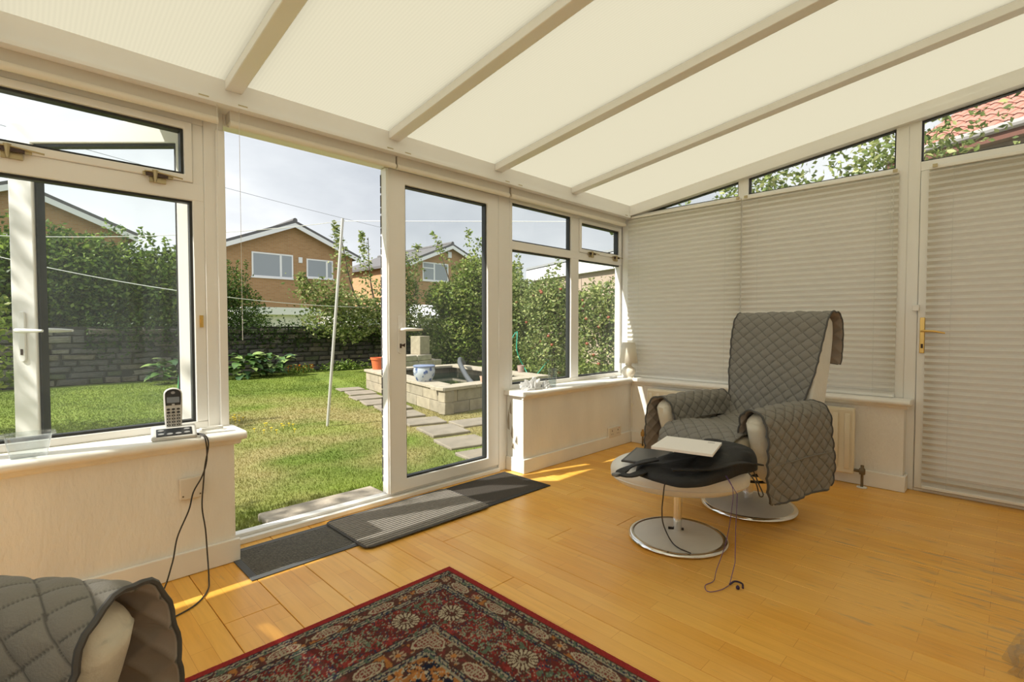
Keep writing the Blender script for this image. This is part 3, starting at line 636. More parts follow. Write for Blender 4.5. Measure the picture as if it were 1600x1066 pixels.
MB().tube([(-1.93,-1.655,.44),(-1.955,-1.715,.38),(-1.915,-1.695,.22),(-1.93,-1.70,.08),(-1.985,-1.70,.006)], .0016, 6).build('second_strand', mat('violet_cord'), ear, smooth=True)
MB().tube([tuple(p) for p in spline([(-1.985,-1.70,.006),(-1.955,-1.71,.012),(-1.945,-1.735,.008),(-1.975,-1.75,.006)], 16)[0]], .004, 8).build('ear_hook', mat('violet_dark', (.03,.015,.06), .4), ear, smooth=True)
MB().lathe([(.002,0),(.007,.003),(.008,.010),(.004,.016),(0,.017)], (-1.99,-1.735,0), 14).build('earbud', mat('violet_dark'), ear, smooth=True)
cable('looped_cable', [(-1.80,-1.70,.44),(-1.815,-1.74,.40),(-1.80,-1.75,.345),(-1.74,-1.745,.335),(-1.70,-1.71,.37),(-1.70,-1.685,.43)], .0028, CORD, 'black cable looping below the right end of the bag')

# ------------------------------------------------------------------ rug
def rug():
    X0, X1, Y0, Y1 = -4.062, -2.712, -2.455, -.755; st = .0046
    xs = np.arange(X0, X1+1e-6, st); ys = np.arange(Y0, Y1+1e-6, st); nx, ny = len(xs), len(ys)
    X, Y = np.meshgrid(xs, ys, indexing='ij')
    a = X1-X; b = Y1-Y; a2 = X-X0; b2 = Y-Y0
    da = np.minimum(a, a2); db = np.minimum(b, b2); d = np.minimum(da, db); t = np.where(da < db, db, da); tm_ = np.where(da < db, t, t-.075)
    C = np.zeros((nx, ny, 3)); wob = (fbm(X*60, Y*60, 2)-.5)
    red = np.array((.205,.034,.028)); dred = np.array((.115,.028,.024)); brn = np.array((.075,.032,.024)); bei = np.array((.38,.325,.225)); navy = np.array((.018,.022,.04)); grn = np.array((.11,.145,.095)); org = np.array((.40,.165,.05)); tan = np.array((.27,.20,.13))
    def put(mask, col): C[mask] = col
    put(d < 9, brn); put(d < .028, np.array((.26,.028,.026)))
    n1 = fbm(X*95, Y*95, 2); n2 = fbm(X*42+9, Y*42+3, 3); n3 = fbm(X*36+40, Y*36+11, 3); n4 = fbm(X*55+80, Y*55+31, 3)
    def guard(lo, hi):
        m = (d >= lo) & (d < hi); put(m, bei*.75)
        w = hi-lo; c = (d-lo)/w
        zig = np.abs(((t/.022) % 1)-.5)*2
        put(m & (np.abs(c-.5-.22*(zig-.5)+.5*wob) < .13), navy*1.4); put(m & ((c < .14) | (c > .86)), navy); put(m & (n1 > .66), grn*.8); put(m & (n1 < .30), brn)
    def medal(lo, hi, per):
        m = (d >= lo) & (d < hi); put(m, brn*1.15); put(m & (n2 > .62), dred*1.3)
        c = (d-(lo+hi)/2)/((hi-lo)/2); u = ((t/per-.36) % 1-.5)*per
        r_ = np.abs(c)**1.6*1.0 + np.abs(u/.062)**1.8 + wob*.25
        put(m & (r_ < .78), bei); put(m & (r_ < .52), dred*1.4); gx = ((u/.012) % 1 < .45) | (((c*2.6) % 1) < .4); put(m & (r_ < .40) & gx, bei*.85); 
        u2 = ((t/per+.14) % 1-.5)*per; rr = np.sqrt((u2/.026)**2+(c/.85)**2); an = np.arctan2(c*.03, u2)
        put(m & (rr < 1.0) & (np.sin(an*8+wob*4) > -.1), tan*1.25); put(m & (rr < .35), org)
        put(m & (np.abs(u2) > .034) & (r_ > .95) & (n3 > .60), org*.8); put(m & (n4 > .68) & (r_ > .9) & (rr > 1), bei*.7)
    def main(lo, hi):
        m = (d >= lo) & (d < hi); put(m, red*.72); put(m & (n2 < .43), dred); put(m & (n2 > .6), red*1.15)
        put(m & (np.abs(n3-.5) < .026), bei*.8); put(m & (np.abs(n4-.47) < .022), navy*1.5); put(m & (n3 > .70), grn*.8); put(m & (n4 < .30), brn); put(m & (np.abs(n2-.5) < .012), grn*1.2)
        c = d-(lo+hi)/2; per = .37; u = ((tm_/per-.30) % 1-.5)*per
        R_ = np.sqrt(u*u+c*c)+wob*.006; an = np.arctan2(c, u)
        put(m & (R_ < .052), brn); pet = np.sin(an*17) > -.25; put(m & (R_ < .049) & pet, bei*1.05); put(m & (R_ < .023), brn); put(m & (R_ < .019) & (n1 > .45), bei*.8); put(m & (R_ < .008), dred)
        u = ((tm_/per+.20) % 1-.5)*per; q = np.abs(np.sin(u*70+3*np.sin(c*50)))*.05-np.abs(c); put(m & (np.abs(q) < .004) & (np.abs(u) < .085), grn*1.5); R2 = np.sqrt(u*u+c*c); put(m & (R2 < .028) & (np.sin(np.arctan2(c,u)*9+R2*160) > .1), bei*.7)
    guard(.030, .058); medal(.058, .112, .21); guard(.112, .138); main(.138, .305); guard(.305, .333); medal(.333, .402, .21); guard(.402, .430)
    m = d >= .430; put(m, brn*.9); put(m & (n2 > .54), navy); put(m & (n3 > .56), org); put(m & (np.abs(n4-.5) < .035), bei); put(m & (n3 < .36), navy*.8); put(m & (n4 > .64), org*.75)
    C *= (.82 + .36*vnoise(X*420, Y*420))[..., None]
    Z = .0085 + .0012*vnoise(X*350, Y*350)
    Vv = np.stack([X-(X0+X1)/2, Y-(Y0+Y1)/2, Z], -1).reshape(-1, 3)
    I = np.arange(nx*ny).reshape(nx, ny); F = np.stack([I[:-1,:-1], I[1:,:-1], I[1:,1:], I[:-1,1:]], -1).reshape(-1, 4)
    r_ = thing('patterned_rug', 'red and brown oriental rug with rosette borders and plain red edge', 'rug', ((X0+X1)/2, (Y0+Y1)/2, .0005))
    mesh_np('pile', Vv, F, attr_mat('rug_pile', .95, spec=.05), r_, C.reshape(-1, 3))
    w, l = (X1-X0)/2, (Y1-Y0)/2
    MB().box(-w, w, -l, l, 0, .0083).build('binding', mat('rug_binding', (.24,.03,.028), .95), r_, bevel=.002)
rug()

# ------------------------------------------------------------------ door mats
def mat_thing(name, label, x0, x1, y0, y1, pitch, depth, hgt, m, mb_, border, z=.0005, rz=0, round_=.0, ground=None):
    t = thing(name, label, 'doormat', ((x0+x1)/2, (y0+y1)/2, z), rz)
    w, l = (x1-x0)/2, (y1-y0)/2
    q = []
    rr = max(round_, .001)
    for cx, cy, a0 in ((w-rr,l-rr,0),(-w+rr,l-rr,90),(-w+rr,-l+rr,180),(w-rr,-l+rr,270)):
        for k in range(6): a = math.radians(a0+18*k); q.append((cx+rr*math.cos(a), cy+rr*math.sin(a)))
    MB().prism(q, lambda a, b, d: (a, b, d), 0, hgt).build('backing', mb_, t, bevel=.001)
    if ground: MB().box(-w+border, w-border, -l+border, l-border, hgt, hgt+.0006).build('web', ground, t)
    mb = MB(); n = int((2*l-2*border)/pitch)
    for k in range(n):
        c = -l+border+pitch*(k+.5); p = [(c-pitch*.32, hgt-.0003), (c-pitch*.26, hgt+depth), (c+pitch*.26, hgt+depth), (c+pitch*.32, hgt-.0003)]
        mb.prism(p, lambda a, b, d: (d, a, b), -w+border, w-border)
    o = mb.build('ribs', m, t); o['kind'] = 'stuff'; return t
mat_thing('doormat', 'black ribbed doormat with grey rim at the open doorway', -3.375, -2.62, -.262, .10, .0150, .0012, .005, mat('black_rib', (.030,.030,.029), .9, var=.35, vscale=90), [mat('grey_rim', (.085,.087,.09), .7)], .03, ground=mat('tan_fleck', (.22,.20,.15), .9, var=.4, vscale=120))
mat_thing('doormat', 'grey ribbed doormat lying over two darker mats', -2.893, -2.075, -.345, .112, .022, .0035, .006, mat('grey_rib', (.26,.235,.205), .95, var=.22, vscale=60, stretch=(1,6,1)), mat('grey_rib_base', (.075,.07,.065), .95), .012, z=.0085, round_=.045)
mat_thing('doormat', 'dark brown-grey flat doormat at the foot of the closed door', -2.16, -1.52, -.325, .12, .006, .001, .006, mat('brown_pile', (.085,.072,.06), .95, var=.3, vscale=140), mat('dark_rim', (.03,.028,.026), .8), .035)

# ------------------------------------------------------------------ radiator and small things
rad = thing('radiator', 'cream panel radiator with vertical flutes on the dwarf wall', 'radiator', (-.065, -.995, .08))
MB().box(-.03,.0,-.775,.775,0,.44).build('panel', mat('radiator_enamel', (.80,.72,.55), .35, var=.03), rad, bevel=.012, seg=3)
for k in range(22): MB().prism([(-.005,.03),(-.011,.045),(-.011,.395),(-.005,.41)], lambda a, b, d: (a-.027, d, b), -.735+k*.07-.016, -.735+k*.07+.016).build('flute', mat('radiator_enamel'), rad, bevel=.004)
MB().box(-.028,.03,-.77,.77,.432,.442).build('top_grille', mat('radiator_enamel'), rad, bevel=.003)
for e_ in (-.6,.6): MB().box(0,.062,e_-.02,e_+.02,.06,.40).build('wall_bracket', mat('radiator_enamel'), rad)
OLD = mat('old_brass', (.20,.16,.10), .45, .7)
for sgn in (-1, 1):
    v = MB().tube([(-.015,sgn*.775,.03),(-.015,sgn*.815,.03)], .010, 10).tube([(-.015,sgn*.82,.045),(-.015,sgn*.82,-.078)], .008, 10).build('valve_pipe', OLD, rad, smooth=True)
    MB().lathe([(.016,.01),(.018,.02),(.018,.045),(.010,.055),(.010,.07),(0,.072)], (-.015, sgn*.82, 0), 12).build('valve_head', OLD if sgn < 0 else mat('amber_cap', (.45,.25,.06), .5), rad, smooth=True)
MB().lathe([(.03,-.0785),(.03,-.074),(.012,-.073)], (-.015,-.82,0), 20).build('floor_collar', WHITE, rad)
# lamp in the corner
lp = thing('table_lamp', 'small cream table lamp with tapered shade on the corner sill', 'lamp', (-.022,.012,.6))
CER = mat('cream_ceramic', (.84,.78,.66), .2, coat=.4)
MB().lathe([(.048,0),(.05,.006),(.044,.012),(.058,.03),(.064,.055),(.058,.082),(.038,.10),(.024,.108),(.030,.118),(.030,.126),(.020,.134),(.012,.15),(.012,.22)], seg=40).build('base', CER, lp, smooth=True)
sh = MB().lathe([(.086,.135),(.058,.325)], seg=40); sh.f = sh.f[:-2]; sh.m = sh.m[:-2]
so = sh.build('shade', translucent_mat('lamp_shade', (.88,.83,.72), .35), lp, smooth=True); so.modifiers.new('thick', 'SOLIDIFY').thickness = .002
MB().lathe([(.0,.20),(.02,.205),(.026,.235),(.016,.265),(0,.27)], seg=16).build('bulb', WHITE, lp, smooth=True)
cable('lamp_flex', [(-.02,-.035,.604),(-.03,-.045,.606),(-.035,-.052,.604),(-.035,-.058,.58),(-.028,-.03,.50),(-.026,-.026,.36),(-.034,-.032,.31),(-.026,-.03,.22),(-.02,-.026,.14)], .0026, mat('cream_flex', (.82,.76,.62), .5), 'cream lamp flex hanging in the corner beside the radiator')
sk = MB().tube([(-.035,-.035,.33),(-.033,-.033,.365)], .009, 10).build('inline_switch', mat('cream_flex'), smooth=True); tag(sk, 'cream inline switch on the lamp flex', 'switch')
# glass tumbler, plastic bag, loose plug on the sill
gl = thing('tumbler', 'clear drinking glass half full of water on the sill', 'glass', (-1.07,.045,.6))
CLEAR = glass_mat('clear_glass', (.93,.95,.95), 1.3, haze=.04)
g_ = MB().lathe([(.0,.0),(.027,.0),(.03,.004),(.034,.06),(.036,.145),(.0335,.145),(.0315,.06),(.0275,.012),(0,.012)], seg=32).build('glass_wall', CLEAR, gl, smooth=True)
MB().lathe([(0,.0125),(.027,.0125),(.0305,.055),(0,.055)], seg=24).build('water', glass_mat('water', (.90,.93,.93), 1.0, haze=.03), gl, smooth=True)
def crumple(name, loc, rx, ry, rz_, m, label, cat, seed=1, nu=46, nv=22, rzrot=0.0, amp=.45):
    rg = np.random.default_rng(seed); V = []; k = rg.normal(size=(26, 3)); k /= np.linalg.norm(k, axis=1)[:, None]; o_ = rg.uniform(.55, 1.0, 26)
    for j in range(nv+1):
        p = math.pi/2*j/nv
        for i in range(nu):
            a = 2*math.pi*i/nu; dv = np.array((math.cos(a)*math.cos(p), math.sin(a)*math.cos(p), math.sin(p)))
            r_ = min(1.0, float(np.min(o_/np.maximum(k@dv, 1e-3)*1.0)))*(1-amp) + amp*float(vnoise(dv[0]*5+seed*7, dv[1]*5+dv[2]*4))*1.2
            V.append((dv[0]*rx*r_, dv[1]*ry*r_, max(0.0, dv[2]*rz_*r_)))
    I = np.arange(nu*(nv+1)).reshape(nv+1, nu); F = [(int(I[j,i]), int(I[j,(i+1) % nu]), int(I[j+1,(i+1) % nu]), int(I[j+1,i])) for j in range(nv) for i in range(nu)] + [tuple(int(q) for q in I[0][::-1])]
    o = MB().add(V, F).build(name, m, smooth=False, loc=loc, rz=rzrot); return tag(o, label, cat)
BAGW = translucent_mat('thin_white_plastic', (.86,.86,.86), .45, .3)
crumple('plastic_bag', (-1.31,.05,.6005), .13, .075, .115, BAGW, 'crumpled white plastic bag on the sill beside the tumbler', 'plastic bag', 3)
crumple('tissue', (-1.155,.03,.6005), .05, .035, .06, BAGW, 'crumpled white tissue between the plastic bag and tumbler', 'tissue', 5)
crumple('clear_bag', (-1.845,-2.585,.0005), .11, .09, .13, glass_mat('clear_film', (.90,.90,.89), 1.5, haze=.09), 'crumpled clear plastic bag on the floor by the side door', 'plastic bag', 8)
lc = MB().box(-.05,.05,-.02,.02,0,.012).build('sill_catch', WHITE, bevel=.004, loc=(-.15,.09,.6005), rz=.2); tag(lc, 'small white catch lying flat on the sill beside the lamp', 'catch')
gadget = MB().box(-.075,.075,-.03,.03,0,.022).build('small_device', BLACKP, bevel=.006, loc=(-1.20,.12,.6005), rz=.1); tag(gadget, 'small black device lying behind the plastic bag', 'device')
# sockets and wall plates
sk = thing('wall_socket', 'cream double socket above the baseboard under the lamp window', 'socket', (-.285, 0, .135))
MB().box(-.095,.095,-.02,-.0005,-.045,.045).build('plate', mat('cream_plate', (.80,.73,.62), .4), sk, bevel=.004)
for e_ in (-.045,.045):
    MB().box(e_-.004,e_+.004,-.0212,-.0195,.008,.022).build('slot', mat('slot_dark', (.12,.09,.07), .6), sk)
    for q in (-.011,.011): MB().box(e_+q-.004,e_+q+.004,-.0212,-.0195,-.016,-.011).build('slot', mat('slot_dark'), sk)
    MB().box(e_-.006,e_+.006,-.0225,-.0195,.026,.038).build('rocker', mat('cream_plate'), sk)
MB().box(.055,.062,-.0232,-.0222,.028,.034).build('red_mark', mat('red_mark', (.55,.04,.03), .5), sk)
sp_ = thing('wall_plate', 'cream blank cable plate on the wall below the phone', 'wall plate', (-3.535, 0, .38))
MB().box(-.043,.043,-.022,-.0005,-.046,.046).build('plate', mat('cream_plate'), sp_, bevel=.004)
for e_ in (-.032,.032): MB().lathe([(.0,.0),(.004,.0)], seg=4).build('screw', OLD, sp_, loc=(e_,-.0225,-.03)) if False else MB().box(e_-.003,e_+.003,-.0235,-.0215,-.033,-.027).build('screw', OLD, sp_)
# telephone
SILV = mat('phone_silver', (.62,.61,.58), .35); ph_b = mat('phone_black', (.022,.024,.026), .25)
tel = thing('telephone', 'silver and black cordless phone standing in its answering base on the sill', 'telephone', (-3.585,.03,.6), math.radians(-9)); tel.scale = (1.22, 1.1, .95)
MB().prism([(-.055,0),(.05,0),(.055,.012),(.048,.048),(-.004,.046),(-.058,.014)], lambda a, b, d: (d, a, b), -.066, .066).build('base', SILV, tel, bevel=.008, seg=3)
bq = lambda a, b, d: (a, -.030 + b*.86 - d*.51, .0315 + b*.51 + d*.86)     # the sloping front of the base
bp_ = MB().prism(rect(-.052,.052,-.024,.024), bq, -.004, .0022).build('base_panel', ph_b, tel, bevel=.002)
for a, b in ((-.038,-.012),(-.013,-.014),(.012,-.014),(.037,-.012),(-.038,.010),(.037,.010)): MB().prism([(a+.009*math.cos(q), b+.0055*math.sin(q)) for q in np.linspace(0, 2*math.pi, 12, endpoint=False)], bq, .001, .0042).build('base_button', mat('phone_grey', (.30,.30,.30), .4), bp_)
def hz(a, b, d): return (a, .020 + d + b*.10, .044 + b*.94)     # leaning slightly back
ol = [(-.024,0),(.024,0),(.0265,.06),(.0275,.12)]
for k in range(9): q = math.pi*k/8; ol.append((.0275*math.cos(q), .160+.0275*math.sin(q)))
ol.append((-.0275,.12)); ol.append((-.0265,.06))
hs = MB().prism(ol, hz, -.012, .016).build('handset', SILV, tel, bevel=.005, seg=3)
fo = [(-.022,.106),(.022,.106),(.0235,.14)] + [(.0235*math.cos(math.pi*k/8), .160+.0235*math.sin(math.pi*k/8)) for k in range(9)] + [(-.0235,.14)]
MB().prism(fo, hz, -.0140, -.011).build('face_panel', ph_b, hs)
MB().prism(rect(-.0185,.0185,.118,.145), hz, -.0150, -.0135).build('screen', mat('lcd', (.22,.26,.31), .2), hs)
MB().prism([(.0065*math.cos(a), .166+.0065*math.sin(a)) for a in np.linspace(0, 2*math.pi, 12, endpoint=False)], hz, -.0152, -.0135).build('earpiece', mat('phone_grey'), hs)
for r_ in range(6):
    for c_ in range(3):
        u = -.0145+c_*.0145; z_ = .012+r_*.0150
        q = [(u+.0055*math.cos(a)*(1.0), z_+.0048*math.sin(a)) for a in np.linspace(0, 2*math.pi, 10, endpoint=False)]
        k_ = MB().prism(q, hz, -.0150, -.0115).build('key', ph_b, hs)
        if r_ < 4: MB().prism(rect(u-.0016,u+.0016,z_-.0022,z_+.0022), hz, -.0154, -.0149).build('digit', mat('key_print', (.6,.6,.58), .5), k_)
MB().prism(rect(-.004,.004,.106,.113), hz, -.0150, -.0135).build('nav_key', SILV, hs)
coil = MB()
for k in range(3): coil.tube([tuple(p) for p in spline([(-.05+k*.004,0,.004+k*.004),(-.02,.016,.005+k*.004),(.03,.014,.006+k*.004),(.05,-.002,.005+k*.004),(.02,-.018,.006+k*.004),(-.035,-.014,.005+k*.004),(-.05+k*.004,0,.006+k*.004)], 30)[0]], .0032, 6)
cw = coil.build('coiled_lead', mat('cord_white'), loc=(-3.432,.085,.6005), smooth=True); tag(cw, 'small coil of white lead on the sill beside the phone', 'lead')
cable('telephone_wire', [(-3.53,.04,.606),(-3.497,-.045,.607),(-3.488,-.065,.58),(-3.484,-.055,.50),(-3.50,-.045,.43),(-3.535,-.05,.37),(-3.555,-.06,.30),(-3.60,-.07,.20),(-3.625,-.09,.10),(-3.68,-.14,.004),(-3.80,-.22,.004)], .003, CORD, 'dark telephone wire falling from the phone toward the near chair')
cable('power_cord', [(-3.53,.035,.606),(-3.492,-.048,.611),(-3.48,-.07,.57),(-3.492,-.06,.48),(-3.497,-.05,.40),(-3.505,-.055,.30),(-3.495,-.06,.20),(-3.49,-.06,.10),(-3.50,-.12,.01),(-3.53,-.22,.004),(-3.60,-.31,.004),(-3.72,-.36,.004)], .003, CORD, 'dark power cord curling over the floor beside the baseboard')
# plastic tub at the left
tub = thing('plastic_tub', 'empty clear plastic food tub on the sill beneath the window', 'tub', (-4.035,.03,.6))
TUBM = glass_mat('tub_plastic', (.93,.95,.95), 1.6, haze=.09)
def tubring(w, l, r_): return [(cx+r_*math.cos(math.radians(a0+15*k)), cy+r_*math.sin(math.radians(a0+15*k))) for cx, cy, a0 in ((w-r_,l-r_,0),(-w+r_,l-r_,90),(-w+r_,-l+r_,180),(w-r_,-l+r_,270)) for k in range(7)]
rings = [(tubring(.05,.034,.014), .001), (tubring(.064,.046,.018), .082), (tubring(.075,.056,.02), .086), (tubring(.075,.056,.02), .082), (tubring(.0625,.0445,.017), .078), (tubring(.0485,.0325,.013), .003)]
V = [(a, b, z_) for q, z_ in rings for a, b in q]; n = len(rings[0][0])
F = [(k*n+i, k*n+(i+1) % n, (k+1)*n+(i+1) % n, (k+1)*n+i) for k in range(5) for i in range(n)] + [tuple(range(n-1, -1, -1)), tuple(range(5*n, 6*n))]
MB().add(V, F).build('tub_wall', TUBM, tub, smooth=True)

# ================================================================== THE GARDEN
GZ = -.12
def lawn_col(x, y):
    """patchy summer lawn: green with straw-coloured dry areas"""
    dry = np.clip((fbm(x*.7+2.1, y*.9+4.2, 4) - .30)*3.4, 0, 1) * np.clip(1.5 - np.hypot((x+1.7)/2.6, (y-2.6)/3.0), 0, 1)*1.3
    dry = np.clip(dry + .25*(fbm(x*4, y*4, 2)-.5), 0, 1)
    lush = fbm(x*1.3+9, y*1.3+7, 3)
    g1 = np.array((.105,.155,.020)); g2 = np.array((.185,.24,.036)); st = np.array((.31,.255,.11))
    g = g1 + (g2-g1)*np.clip(lush*1.6-.3, 0, 1)[..., None]
    return g + (st-g)*(dry*.85)[..., None]
def ground():
    xs = np.concatenate([np.linspace(-16,-6,20,endpoint=False), np.linspace(-6,4,170,endpoint=False), np.linspace(4,22,40)])
    ys = np.concatenate([np.linspace(.24,7,130,endpoint=False), np.linspace(7,10.8,40,endpoint=False), np.linspace(10.8,60,18)])
    X, Y = np.meshgrid(xs, ys, indexing='ij'); Z = GZ + .02*(fbm(X*1.2, Y*1.2, 3)-.5)
    I = np.arange(X.size).reshape(X.shape); F = np.stack([I[:-1,:-1], I[1:,:-1], I[1:,1:], I[:-1,1:]], -1).reshape(-1, 4)
    C = lawn_col(X, Y); soil = (Y < .62)[..., None]; C = np.where(soil & (X < -2.9)[..., None], C*.45+np.array((.07,.055,.035)), C)
    o = mesh_np('lawn', np.stack([X,Y,Z], -1).reshape(-1,3), F, attr_mat('lawn_ground', .95, bump=.5, bscale=60), None, C.reshape(-1,3), smooth=True)
    tag(o, 'patchy green and straw-coloured back garden lawn', 'lawn', kind='structure')
    g2 = MB().box(-16, 40, -14, .2, GZ-.5, GZ-.07).build('ground', mat('side_ground', (.18,.17,.14), .95, var=.2)); tag(g2, 'paved ground beside and below the house', 'ground', kind='structure')
ground()
def grass():
    n = 300000
    k = RNG.random(n); r_ = 2.9 + 11.0*k**1.35; a = np.radians(RNG.uniform(20, 92, n)); X = -4.077 + r_*np.cos(a)*1.0; Y = -2.515 + r_*np.sin(a)
    ok = (Y > .3) & (X > -5.5) & (Y < 10.3)
    ok &= ~((X > -3.0) & (X < -2.24) & (Y < .75))
    px = (X - 0.02)/1.0; ok &= ~((X > .02+.21*(Y-2.85)) & (X < 2.45) & (Y > 2.85) & (Y < 6.3))
    pc = .45 - 1.40*(6.3-Y)/5.4; ok &= ~((np.abs(X-pc) < .20) & (RNG.random(n) < .8))
    X = X[ok]; Y = Y[ok]; n = len(X)
    C = lawn_col(X, Y)*RNG.uniform(.75, 1.35, n)[:, None]*np.array((1.05,1.05,.95)); h = RNG.uniform(.010, .028, n)*np.where(Y < .9, 1.5, 1.0); w = RNG.uniform(.002, .0038, n)*np.clip(r_[ok]/4, 1, 2.6)
    an = RNG.uniform(0, 2*np.pi, n); ln = RNG.uniform(-.5, .5, (n, 2))*h[:, None]
    z = GZ + .02*(fbm(X*1.2, Y*1.2, 3)-.5) - .004
    P0 = np.stack([X-w*np.cos(an), Y-w*np.sin(an), z], 1); P1 = np.stack([X+w*np.cos(an), Y+w*np.sin(an), z], 1); P2 = np.stack([X+ln[:,0], Y+ln[:,1], z+h], 1)
    V = np.stack([P0,P1,P2], 1).reshape(-1,3); F = np.arange(3*n).reshape(-1,3)
    o = mesh_np('lawn_grass', V, F, attr_mat('grass_blade', .75, trans=.35), None, np.repeat(C, 3, 0)); tag(o, 'short mown grass blades of the lawn', 'grass', kind='stuff')
grass()
LEAFM = attr_mat('leaf', .5, trans=.35, spec=.35); BARK = mat('bark', (.16,.125,.09), .9, var=.3, vscale=14, bump=.6, bscale=30)
def leaves_np(P, size, cols, up=.3, droop=0.0, width=.55):
    """one folded leaf (two triangles) at each point"""
    n = len(P); d = RNG.normal(size=(n,3)); d[:,2] = d[:,2]*.6 + up; d /= np.linalg.norm(d, axis=1)[:, None]
    q = RNG.normal(size=(n,3)); s = np.cross(d, q); s /= np.linalg.norm(s, axis=1)[:, None]+1e-9; nn = np.cross(s, d)
    L = size*RNG.uniform(.65, 1.3, n)[:, None]; W = L*width/2
    V = np.stack([P, P+d*L*.5+s*W+nn*L*.10, P+d*L, P+d*L*.5-s*W+nn*L*.10], 1).reshape(-1,3)
    b = np.arange(n)[:, None]*4; F = np.concatenate([b+np.array([0,1,2]), b+np.array([0,2,3])], 1).reshape(-1,3)
    ci = RNG.integers(0, len(cols), n); C = np.array(cols)[ci]*RNG.uniform(.7, 1.3, n)[:, None]
    return V, F, np.repeat(C, 4, 0)
def blob_pts(blobs, n):
    vol = np.array([b[3]*b[4]*b[5] for b in blobs])**.75; cnt = (n*vol/vol.sum()).astype(int); out = []
    for b, c in zip(blobs, cnt):
        v = RNG.normal(size=(c,3)); v /= np.linalg.norm(v, axis=1)[:, None]
        rr = RNG.random(c)**.35; lump = .8 + .45*fbm(v[:,0]*3+b[0]*5+10, v[:,1]*3+v[:,2]*3+b[1]*3+10, 3)
        out.append(np.array(b[:3]) + v*rr[:, None]*lump[:, None]*np.array(b[3:6]))
    return np.concatenate(out)
def spray_pts(sprays, per=70):
    """leaves along upright shoots: (base point, tip point, spread)"""
    out = []
    for p0, p1, sp_ in sprays:
        t = RNG.random(per)**.9; p = np.array(p0) + (np.array(p1)-np.array(p0))*t[:, None]; out.append(p + RNG.normal(size=(per,3))*sp_*(1.15-t)[:, None])
    return np.concatenate(out)
def branch_mb(lines, r0=.03):
    mb = MB()
    for pts, r_ in lines:
        P_ = spline(pts, 10)[0]; mb.tube([tuple(p) for p in P_], [r_*(1-.75*i/9) for i in range(10)], 6)
    return mb
def plant(name, label, cat, base, blobs, n, size, cols, sprays=(), lines=(), group=None, up=.3, per=70, width=.55):
    t = thing(name, label, cat, base, group=group); B = np.array(base)
    P = blob_pts(blobs, n) if blobs else np.zeros((0,3))
    if len(sprays): P = np.concatenate([P, spray_pts(sprays, per)])
    V, F, C = leaves_np(P-B, size, cols, up, width=width); o = mesh_np('foliage', V, F, LEAFM, t, C); o['kind'] = 'stuff'
    for pts, r_ in lines:
        branch_mb([([tuple(np.array(p)-B) for p in pts], r_)]).build('branch' if r_ < .035 else 'trunk', BARK, t, smooth=True)
    return t
HEDGE = [(.065,.12,.02),(.11,.185,.03),(.17,.26,.04),(.26,.35,.07)]
DARK = [(.03,.055,.014),(.045,.085,.018),(.07,.12,.022)]
APPLE = [(.13,.18,.05),(.19,.25,.07),(.28,.33,.10),(.40,.42,.17)]
BRIGHT = [(.11,.17,.025),(.17,.25,.04),(.24,.33,.06),(.32,.36,.08)]

# dry-stone wall at the back
gw = thing('garden_wall', 'weathered dry-stone wall at the end of the lawn', 'wall', (1.0, 10.75, GZ))
MB().box(-9.0, 9.5, .02, .30, 0, 1.18).build('wall_core', mat('dark_joint', (.05,.047,.04), .95), gw)
STONES = [mat('stone_%s' % k, c, .9, var=.35, vscale=7, bump=.7, bscale=14) for k, c in (('slate', (.105,.098,.09)), ('brown', (.15,.13,.10)), ('mossy', (.09,.10,.056)), ('pale', (.20,.185,.155)))]
sm_ = []
for k in range(8):
    rg = random.Random(k); v = []
    mb = MB()
    for (ax, az) in ((-1,-1),(1,-1),(1,1),(-1,1)): v.append((ax*(.5-rg.uniform(0,.06)), 0, az*(.5-rg.uniform(0,.10))))
    vb = [(p[0]*1.0, .12, p[2]) for p in v]; vf = [(p[0]*.86, -.03-rg.uniform(0,.03), p[2]*.80) for p in v]
    mb.add(vf+v+vb, [(0,1,2,3),(0,4,5,1),(1,5,6,2),(2,6,7,3),(3,7,4,0),(4,8,9,5),(5,9,10,6),(6,10,11,7),(7,11,8,4)])
    for m_ in range(4):
        me = bpy.data.meshes.new('stone'); me.from_pydata(mb.v, [], mb.f); me.materials.append(STONES[m_]); sm_.append((m_, me))
rg = random.Random(5); zc = 0.0; cnt = 0
for row in range(9):
    h_ = rg.uniform(.10, .165); xx = -5.4 + rg.uniform(0,.2)
    while xx < 6.6 and cnt < 296:
        w_ = rg.uniform(.20, .62); m_ = rg.choice((0,0,0,1,1,2,3) if row > 2 else (1,1,3,0,2))
        me = rg.choice([q for k, q in sm_ if k == m_]); part('stone', me, gw, (xx+w_/2, .03+rg.uniform(-.02,.02), zc+h_/2), (0, rg.uniform(-.06,.06), rg.uniform(-.05,.05)), (w_*.985, 1, h_*rg.uniform(.82,1.05))); xx += w_; cnt += 1
    zc += h_
V, F, C = leaves_np(np.stack([RNG.uniform(-4,4,4000), RNG.uniform(-.09,-.02,4000), np.abs(RNG.normal(1.05,.24,4000))], 1), .07, DARK+HEDGE[:1], -.2); o = mesh_np('ivy', V, F, LEAFM, gw, C); o['kind'] = 'stuff'
